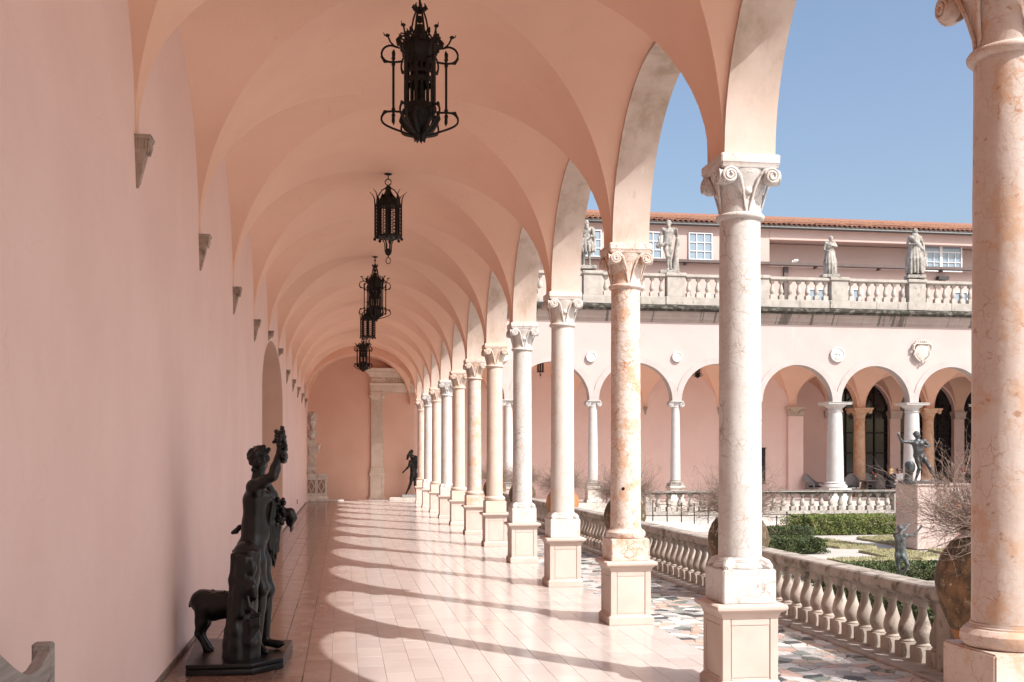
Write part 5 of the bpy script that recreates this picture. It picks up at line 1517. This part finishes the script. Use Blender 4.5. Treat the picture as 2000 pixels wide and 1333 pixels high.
    # legs
    for L in 'LR':
        h, kn, an, to = J['h'+L], J['k'+L], J['a'+L], J['t'+L]
        bk = -nrm(to-an)
        B.cap(h, kn, .088*m, .056*m, k=.04*m); B.ell(h*.6+kn*.4-bk*.015*m, np.array([.078,.078,.10])*m, k=.04*m)
        B.ell(kn-bk*.012*m, np.full(3,.056)*m, k=.03*m)
        B.cap(kn, an, .052*m, .034*m, k=.02*m); B.ell(kn*.68+an*.32+bk*.020*m, np.array([.05,.05,.085])*m, k=.03*m)
        B.ell(an+bk*.022*m-np.array([0,0,.03*m]), np.array([.034,.034,.032])*m, k=.02*m)
        B.cap(an-np.array([0,0,.022*m]), to*.7+an*.3-np.array([0,0,.018*m]), .036*m, .034*m, k=.02*m); B.cap(to*.7+an*.3-np.array([0,0,.015*m]), to, .036*m, .022*m, k=.02*m)
    return B
STAND = dict(hd=(0,-.02,1.62), nk=(0,0,1.48), sL=(-.19,0,1.43), sR=(.19,0,1.43), eL=(-.25,.02,1.14), eR=(.25,.02,1.14), wL=(-.26,-.06,.89), wR=(.26,-.06,.89),
             hL=(-.09,0,.93), hR=(.09,0,.93), kL=(-.10,-.02,.50), kR=(.10,-.02,.50), aL=(-.11,.02,.085), aR=(.11,.02,.085), tL=(-.13,-.17,.03), tR=(.13,-.17,.03))
def pose(**kw): d = dict(STAND); d.update(kw); return d

# ---- the bronze youth with grapes beside a tree stump and a goat (u right, v away, w up; metres)
D9 = 9.05
bo = at_depth(470, 1262, D9); 
BX = thing('bronze_statue', 'large dark bronze naked youth raising grapes beside a stump and a goat', 'statue', (bo.x, bo.y, 0), -TH)
def px(x, y, v=0.0):                              # a picture point at distance v behind the statue's plane
    s = 2110.26/(D9+v); c0 = (470-1000)*D9/2110.26
    return ((x-1000)/s - c0, v, EYE-(y-894.67)/s)
B = Body()
J = dict(hd=px(507,899,.03), nk=px(500,932,.02), sR=px(497,952,-.15), sL=px(507,955,.17), eR=px(534,930,-.20), eL=px(538,985,.30), wR=px(547,880,-.14), wL=px(560,1010,.24),
         hR=px(492,1062,-.07), hL=px(500,1062,.09), kR=px(511,1150,-.10), kL=px(523,1152,.10), aR=px(503,1256,-.12), aL=px(519,1249,.10), tR=px(520,1274,-.20), tL=px(552,1257,.06), dR=(.03,0,1), dL=(.5,0,-.85))
human(B, J, fwd=(1,-.15,0), face=nrm((.30,.90,.28)), m=.97, hair='curls')
for (x,y,r) in ((512,873,.030),(522,878,.028),(497,882,.034),(490,893,.034),(488,905,.032),(492,918,.030),(497,930,.026),(503,878,.032),(519,884,.026),(486,899,.028)): B.ell(px(x+3,y,-.02), np.full(3,r*.74), k=.005)
skin_obj('figure', B, .0105, BRONZE, BX)
G = Body(); rg = np.random.default_rng(3)
for i in range(70):
    f = i/70; x = 549+rg.uniform(-11,8)*(1-.55*f)+f*7; y = 843+f*60; G.ell(px(x, y, -.14+rg.normal(0,.03)), np.full(3,.020), k=.006)
G.cap(px(552,845,-.1), px(549,833,-.1), .018, .010); G.cap(px(549,848,-.1), px(554,834,-.12), .016, .008); G.cap(px(540,862,-.1), px(534,864,-.12), .016, .014)
skin_obj('grape_bunch', G, .009, BRONZE, BX, 0)
G = Body()
for i in range(60):
    f = i/60; G.ell(px(550+rg.uniform(-9,8)-8*abs(f-.5), 975+f*50, .2+rg.normal(0,.03)), np.full(3,.019), k=.006)
G.path([px(555,1000,.24),px(566,1003,.22),px(572,1012,.22),px(568,1030,.22)], [.03,.045,.035,.014])
skin_obj('grape_bunch', G, .009, BRONZE, BX, 0)
Dp = Body()
Dp.path([px(522,945,.14),px(532,968,.2),px(541,995,.24),px(540,1030,.24),px(537,1065,.22)], [.03,.045,.05,.045,.035])
for i, (x, y1) in enumerate(((526,1075),(532,1095),(538,1092),(543,1078),(529,1112),(535,1108),(522,1060))): Dp.path([px(533+i%3*4,975,.16+.02*i),px(x+3*math.sin(i*2.1),1025,.15+.02*i),px(x-2*math.cos(i*1.7),(1025+y1)/2,.145+.02*i),px(x+1,y1,.14+.02*i)], [.020,.026,.022,.009], k=.008)
Dp.path([px(480,1028,.05),px(468,1030,.0),px(461,1038,-.02),px(454,1041,-.02)], [.022,.018,.02,.016])
skin_obj('animal_skin_drape', Dp, .010, BRONZE, BX, 0)
T = Body(); V0 = -.30
T.path([px(481,1083,V0+.05),px(478,1130,V0+.04),px(473,1180,V0+.03),px(471,1240,V0),px(470,1285,V0)], [.108,.115,.12,.125,.145], k=.03)
for (x0,y0,x1,y1,r,vv) in ((455,1085,452,1180,.03,-.08),(466,1090,458,1230,.03,-.13),(478,1090,470,1200,.028,-.14),(490,1090,488,1190,.03,-.11),(503,1082,492,1150,.03,.0),(496,1210,500,1285,.05,-.03),(450,1230,448,1287,.04,-.04),(486,1220,489,1288,.03,-.12),(462,1230,459,1289,.03,-.13)):
    T.cap(px(x0,y0,V0+vv*.82), px((x0+x1)/2+2.5*math.sin(x0),(y0+y1)/2,V0+vv*.84), r*.7, r*.8, k=.05); T.cap(px((x0+x1)/2+2.5*math.sin(x0),(y0+y1)/2,V0+vv*.84), px(x1,y1,V0+vv*.9), r*.8, r*.75, k=.05)
T.ell(px(493,1110,V0-.10), (.035,.03,.06)); T.ell(px(483,1150,V0-.12), (.04,.03,.07)); T.ell(px(493,1148,V0-.12), np.full(3,.04)); T.ell(px(497,1163,V0-.12), (.03,.03,.045))
T.ell(px(481,1076,V0+.05), (.115,.115,.02), k=.01)
skin_obj('tree_stump', T, .012, BRONZE, BX, 0)
m = MB()
for i in range(7):
    a = px(490+i*2.6, 1197, V0-.17); b = px(490+i*2.6, 1252-i*3.5, V0-.16); m.tube([a,b], .0085, 6)
m.tube([px(488,1207,V0-.185),px(509,1202,V0-.185)], .008, 5); m.tube([px(488,1228,V0-.185),px(509,1223,V0-.185)], .008, 5); m.tube([px(484,1165,V0-.16),px(488,1185,V0-.17),px(499,1197,V0-.18)], .012, 6)
m.build('pan_pipes', BRONZE, BX)
Gt = Body(); VG = .02
Gt.path([px(397,1178,VG),px(425,1182,VG),px(465,1180,VG)], [.098,.108,.115], k=.06)
Gt.ell(px(398,1172,VG), (.10,.10,.085), k=.04); Gt.path([px(384,1166,VG),px(376,1178,VG),px(369,1186,VG)], [.028,.022,.008])
for dv, dx in ((-.06,0),(.06,5)):
    Gt.path([px(397+dx,1185,VG+dv),px(394+dx,1215,VG+dv),px(388+dx,1238,VG+dv),px(401+dx,1260,VG+dv),px(404+dx,1268,VG+dv),px(413+dx,1272,VG+dv)], [.075,.055,.032,.027,.028,.024], k=.02)
    Gt.path([px(462+dx,1190,VG+dv),px(460+dx,1235,VG+dv),px(460+dx,1270,VG+dv)], [.05,.03,.026])
Gt.ell(px(418,1208,VG), (.03,.04,.02))
rg = np.random.default_rng(8)
for i in range(90):
    x, y = rg.uniform(385,460), rg.uniform(1152,1204); vv = -.105*math.sqrt(max(0,1-((y-1180)/27)**2)) ; p = np.array(px(x,y,VG+vv*.98)); Gt.cap(p, p+np.array([rg.uniform(-.02,.02),0,-.035]), .009, .004, k=.008)
skin_obj('goat', Gt, .0105, BRONZE, BX, 0)
cr_, sr_ = math.cos(TH), math.sin(TH)
m = MB(); wpts = [(-1.21,8.69),(-.70,8.66),(-.478,8.92),(-.44,9.75),(-1.29,9.98)]
loc = [((x-bo.x)*cr_-(y-bo.y)*sr_, (x-bo.x)*sr_+(y-bo.y)*cr_) for x, y in wpts]
ce = (sum(p[0] for p in loc)/5, sum(p[1] for p in loc)/5)
inn = [(ce[0]+(p[0]-ce[0])*.975, ce[1]+(p[1]-ce[1])*.975) for p in loc]
m.prism(loc, 0, .048); m.prism(inn, .047, .056); m.prism(loc, .055, .088); m.build('plinth', BRONZE, BX, bevel=.004)

# ---- striding dark figure at the far end of the loggia
q0 = at_floor(797, 977, 0); D2 = math.cos(TH)*q0.y+math.sin(TH)*q0.x
S2 = thing('striding_statue', 'black striding bronze figure on a grey slab at the far end beside the corner column', 'statue', (q0.x, q0.y, 0), -TH)
def px2(x, y, v=0): s = 2110.26/D2; return ((x-797)/s, v, EYE-(y-894.67)/s)
B = Body()
J = dict(hd=px2(802,887), nk=px2(805,896), sL=px2(802,902,-.15), sR=px2(811,900,.15), eL=px2(799,912,-.2), wL=px2(790,921,-.2), eR=px2(813,893,.1), wR=px2(806,890,.0), hL=px2(806,927,-.08), hR=px2(810,928,.08),
         kL=px2(802,946,-.08), kR=px2(811,948,.1), aL=px2(793,966,-.08), aR=px2(813,968,.25), tL=px2(788,970,-.1), tR=px2(808,972,.25))
human(B, J, fwd=(-1,-.3,.0), face=(-.7,-.3,-.6), m=1.0, hair='cap', fingers=False)
B.path([px2(804,882,.0),px2(798,890,-.1),px2(796,897,-.12)], [.075,.06,.045]); B.path([px2(808,897),px2(815,903),px2(813,915)], [.08,.075,.06])
skin_obj('figure', B, .016, BRONZE, S2)
m = MB(); a, b = px2(787,970), px2(818,976); m.box(a[0], b[0], -.35, .45, .11, .22); m.build('plinth', GREYST, S2, bevel=.008)
m = MB(); a = px2(742,0); m.box(-.7, b[0]+.1, -.45, .6, 0, .11); m.build('stone_slab', PALE, S2, bevel=.008)

# ---- fighter on the pink pedestal
fo_ = at_floor(1815, 1074); DF = -(ZG-EYE)/-ray(1815,1074).z + .35 if False else (EYE-ZG)/-ray(1815,1074).z + .38
zt_ = ZG+PH
base = at_depth(1798, 946, DF)
FS = thing('fighting_statue', 'grey bronze naked fighter with one arm stretched out on the pink pedestal', 'statue', (base.x, base.y, zt_), -TH)
def px3(x, y, v=0):
    s = 2110.26/(DF+v); return ((x-1798)/s, v, EYE-(y-894.67)/s-zt_)
B = Body()
J = dict(hd=px3(1791,851), nk=px3(1791,862), sL=px3(1779,864), sR=px3(1804,862,-.03), eL=px3(1759,863,-.08), wL=px3(1751,853,-.14), eR=px3(1814,871,-.04), wR=px3(1805,873,-.17), hL=px3(1790,890), hR=px3(1800,890),
         kL=px3(1794,915,-.05), kR=px3(1814,913,-.04), aL=px3(1788,939), aR=px3(1829,936,.04), tL=px3(1786,944,-.14), tR=px3(1838,941,-.03), dL=(-.1,-.2,.9), dR=(-.6,-.7,.2))
human(B, J, fwd=(0,-1,0), face=(.8,-.55,.0), m=.74, hair='curls', fingers=True)
B.ell(px3(1797,893,-.09), (.03,.03,.035))
skin_obj('figure', B, .0085, BRONZE_F, FS)
T = Body(); T.path([px3(1776,940,.08),px3(1778,925,.08),px3(1777,908,.10)], [.10,.085,.075]); T.ell(px3(1778,913,-.02), (.11,.03,.15), k=.02); T.ell(px3(1778,913,-.05), (.075,.025,.11), k=.01)
skin_obj('stump_and_shield', T, .011, BRONZE_F, FS)
m = MB(); a = px3(1766,0)[0]; b = px3(1846,0)[0]; m.box(a, b, -.30, .42, .0, .065); m.build('plinth', BRONZE_F, FS, bevel=.01)
m = MB(); m.tube([(-.1,-.22,.08),(.02,-.25,.075),(.15,-.2,.075),(.25,-.24,.08)], .02, 6); m.build('strap', BRONZE_F, FS)

# ---- green bronze boy seen from behind, arms raised
DG = 15.9; gb = at_depth(1764, 1120, DG)
GS = thing('dancing_statue', 'small grey green bronze boy seen from behind with both arms lifted, in the garden', 'statue', (gb.x, gb.y, ZG), -TH)
def px4(x, y, v=0): s = 2110.26/DG; return ((x-1764)/s, v, EYE-(y-894.67)/s-ZG)
B = Body()
J = dict(hd=px4(1758,1033), nk=px4(1756,1042), sL=px4(1751,1047,.04), sR=px4(1767,1046,-.03), eL=px4(1773,1037,.14), wL=px4(1781,1030,.2), eR=px4(1783,1046,-.06), wR=px4(1793,1033,-.06), hL=px4(1753,1085), hR=px4(1764,1084),
         kL=px4(1756,1105,.02), kR=px4(1770,1102,-.06), aL=px4(1758,1123,.02), aR=px4(1766,1126,.05), tL=px4(1762,1128,.12), tR=px4(1772,1130,.14), dR=(.5,0,.8), dL=(.6,.2,.7))
human(B, J, fwd=(.25,1,0), face=(.6,.8,.1), m=.48, hair='curls', fingers=True)
skin_obj('figure', B, .0075, BRONZE_G, GS)
m = MB(); m.lathe([(.20,0),(.20,.05),(.17,.10),(.16,.28)], n=20); m.build('base', OLDST, GS)

# ---- stone figures along the roof balustrade
def roof_statue(lab, x0, ytop, ybase, xb, Jf, drape, face, hair='curls'):
    DR = math.cos(TH)*(YF-.25)+math.sin(TH)*xb; b = at_depth(x0, ybase, DR)
    t = thing('roof_statue', lab, 'statue', (b.x, b.y, b.z), -TH, 'stone statues on the roof balustrade')
    H = (ybase-ytop)*DR/2110.26; k = (H-.12)/1.76
    B = Body(); J = {kk: tuple(np.array(v)*k+np.array([0,0,.12])) for kk, v in Jf.items()}
    human(B, J, face=face, m=1.05*k, hair=hair, fingers=False)
    skin_obj('figure', B, .022, OLDST, t)
    if drape:
        Dp = Body(); drape(Dp, k); skin_obj('drapery', Dp, .020, OLDST, t, 0)
    m = MB(); m.cbox(0,0,.36,.24,0,.13); m.build('plinth', OLDST, t, bevel=.015)
    return t
def skirt(z1=1.0, z0=.05, w=.26, n=13, rg=0, bare=0):
    def f(D, k):
        r = np.random.default_rng(rg)
        for i in range(n):
            a = 2*math.pi*i/n; wob_ = r.uniform(.9,1.15)
            top = np.array([.15*math.cos(a), .11*math.sin(a), z1])*k; bot = np.array([w*wob_*math.cos(a+.2), w*.75*wob_*math.sin(a+.2), z0+r.uniform(0,.06)])*k
            mid = (top+bot)/2+np.array([.05*math.cos(a), .05*math.sin(a), 0])*k
            D.path([top+[0,0,.12*k],mid+[0,0,.12*k],bot+[0,0,.12*k]], [.07*k,.062*k,.05*k], k=.02)
        for i in range(5): D.cap(np.array([-.17,-.12,z1-.02*i+.12])*k, np.array([.17,-.10,z1+.05-.05*i+.12])*k, .035*k, k=.02)
    return f
roof_statue('bearded stone figure in a knee length tunic on the roof balustrade, leftmost of the four', 1146, 430, 527, colX(2),
    pose(eL=(-.27,-.05,1.18), wL=(-.10,-.20,1.22), eR=(.27,-.02,1.16), wR=(.16,-.22,1.10)),
    lambda D, k: (skirt(1.0,.52,.27,13,1)(D,k), D.ell(np.array([0,-.12,1.60])*k, np.array([.07,.06,.12])*k), D.path([np.array(p)*k for p in ((.22,-.1,1.5),(.27,-.12,1.2),(.28,-.05,.9))], .07*k), D.cap(np.array([-.22,.12,.12])*k, np.array([-.2,.1,.6])*k, .10*k)), (.5,-.85,0))
roof_statue('nude stone youth leaning beside a tree trunk on the roof balustrade', 1306, 430, 536, colX(3),
    pose(sL=(-.20,0,1.42), hL=(-.13,0,.93), hR=(.06,0,.92), eL=(-.33,.02,1.16), wL=(-.32,-.14,.94), eR=(.30,.05,1.16), wR=(.27,-.06,1.36), kL=(-.06,-.06,.5), kR=(.04,-.02,.48), aL=(-.02,.02,.09), aR=(.08,.02,.09), tL=(-.06,-.14,.03), tR=(.12,-.16,.03)),
    lambda D, k: (D.path([np.array(p)*k for p in ((.24,.08,.12),(.25,.08,.6),(.30,.06,1.05),(.31,.03,1.22))], [.14*k,.10*k,.08*k,.07*k], .03), D.path([np.array(p)*k for p in ((-.33,-.08,1.12),(-.38,-.08,.95),(-.26,-.16,.98),(-.05,-.17,1.03))], [.05*k,.07*k,.06*k,.03*k], .03)), (-.35,-.9,0))
roof_statue('draped stone woman on the roof balustrade, arm across her chest', 1621, 461, 544, colX(5),
    pose(hd=(.03,-.03,1.62), eL=(-.27,0,1.14), wL=(-.14,-.16,1.04), eR=(.27,-.08,1.27), wR=(.0,-.20,1.30)), skirt(1.02,.03,.23,12,2), (.55,-.8,-.25))
roof_statue('heavily draped stone figure on the roof balustrade before the white glazed door', 1787, 447, 545, colX(6),
    pose(eL=(-.30,-.02,1.18), wL=(-.10,-.22,1.14), eR=(.31,0,1.16), wR=(.30,-.12,.93)),
    lambda D, k: (skirt(1.12,.05,.29,15,3)(D,k), D.path([np.array(p)*k for p in ((-.16,-.1,1.5),(0,-.17,1.3),(.2,-.12,1.1))], .08*k), D.cap(np.array([.30,-.1,.9])*k, np.array([.26,-.08,.3])*k, .09*k), D.cap(np.array([0,-.02,1.55])*k,np.array([0,0,1.15])*k,.16*k)), (.2,-1,0))

# ---- carved pillar on the well chest
HP = thing('carved_pillar', 'weathered carved stone pillar with urn and foliage standing on the diamond panelled chest', 'pillar', (-1.19, 43.05, 1.085)); HP.scale = (.84, .84, .93)
m = MB(); m.sq([(.19,0),(.19,.22),(.17,.25),(.165,.27)]); m.sq([(.155,.26),(.15,1.22),(.18,1.26),(.18,1.42),(.14,1.45)])
m.lathe([(.12,1.44),(.14,1.50),(.19,1.62),(.20,1.75),(.16,1.85),(.10,1.9),(.13,2.0),(.20,2.12),(.22,2.2),(.17,2.26),(.20,2.42),(.17,2.55),(.05,2.62)], n=18, fn=lambda r,a,z: r*(1+.10*math.sin(6*a)*math.sin(z*9)))
m.build('pillar', PALE, HP)
D = Body(); rg = np.random.default_rng(2)
for i in range(80):
    z = rg.choice([rg.uniform(.3,1.2), rg.uniform(1.5,1.9), rg.uniform(2.3,2.55)], p=[.5,.25,.25]); a = rg.uniform(0,6.3); r = .17+(.03 if z > 1.4 else 0)
    p = np.array([r*math.cos(a), r*math.sin(a), z]); D.cap(p, p+np.array([rg.uniform(-.05,.05),rg.uniform(-.05,.05),rg.uniform(.02,.09)]), .032, .014, k=.01)
D.path([(.15,-.08,.95),(.26,-.10,1.12),(.33,-.10,1.22),(.30,-.1,1.02),(.22,-.1,.85)], [.05,.07,.06,.05,.03])
skin_obj('carving', D, .016, PALE, HP, 0)

# ---- the two seated women
def seated(lab, x, dep, rz, hairm, topm, legm, shades, lean=0):
    p = at_depth(x, 930, dep); t = thing('person', lab, 'person', (p.x, p.y, 0), rz)
    J = dict(hd=(0,-.03-lean,1.16), nk=(0,.02-lean,1.03), sL=(-.17,.02-lean,.97), sR=(.17,.02-lean,.97), eL=(-.23,-.05,.74), eR=(.23,-.05,.74), wL=(-.12,-.25,.70), wR=(.10,-.27,.72), hL=(-.09,.05,.52), hR=(.09,.05,.52),
             kL=(-.11,-.38,.54), kR=(.11,-.38,.54), aL=(-.10,-.36,.10), aR=(.10,-.40,.10), tL=(-.10,-.52,.04), tR=(.11,-.56,.04))
    skin_obj('body', human(Body(), J, m=.93, muscle=False, fingers=False), .02, SKIN, t)
    B = Body(); s = np.array
    for sx in (-1,1): B.cap((sx*.07,.02-lean,.92),(sx*.06,.05,.52),.125,.135,.06); B.cap((sx*.17,.02-lean,.97),(sx*.215,-.02,.82),.075,.065,.04)
    skin_obj('shirt', B, .02, topm, t)
    B = Body()
    for sx in (-1,1): B.cap((sx*.09,.05,.52),(sx*.11,-.33,.54),.115,.085,.05)
    skin_obj('shorts', B, .02, legm, t)
    B = Body(); B.ell((0,.02-lean,1.195),(.092,.10,.095)); B.cap((0,.07-lean,1.17),(0,.10-lean,1.02),.075,.05)
    skin_obj('hair', B, .018, hairm, t)
    if shades:
        m = MB(); m.box(-.07,.07,-.125-lean,-.10-lean,1.155,1.19); m.build('sunglasses', SHADES, t, bevel=.006)
seated('fair haired woman in a black top seated with her back half turned', 1739, 45.9, 1.9, HAIRL, CLOTHK, CLOTHK, False, .08)
seated('woman with dark hair, sunglasses and white shirt seated left of the fighting statue', 1755, 46.2, -.3, HAIRB, CLOTHW, CLOTHK, True)
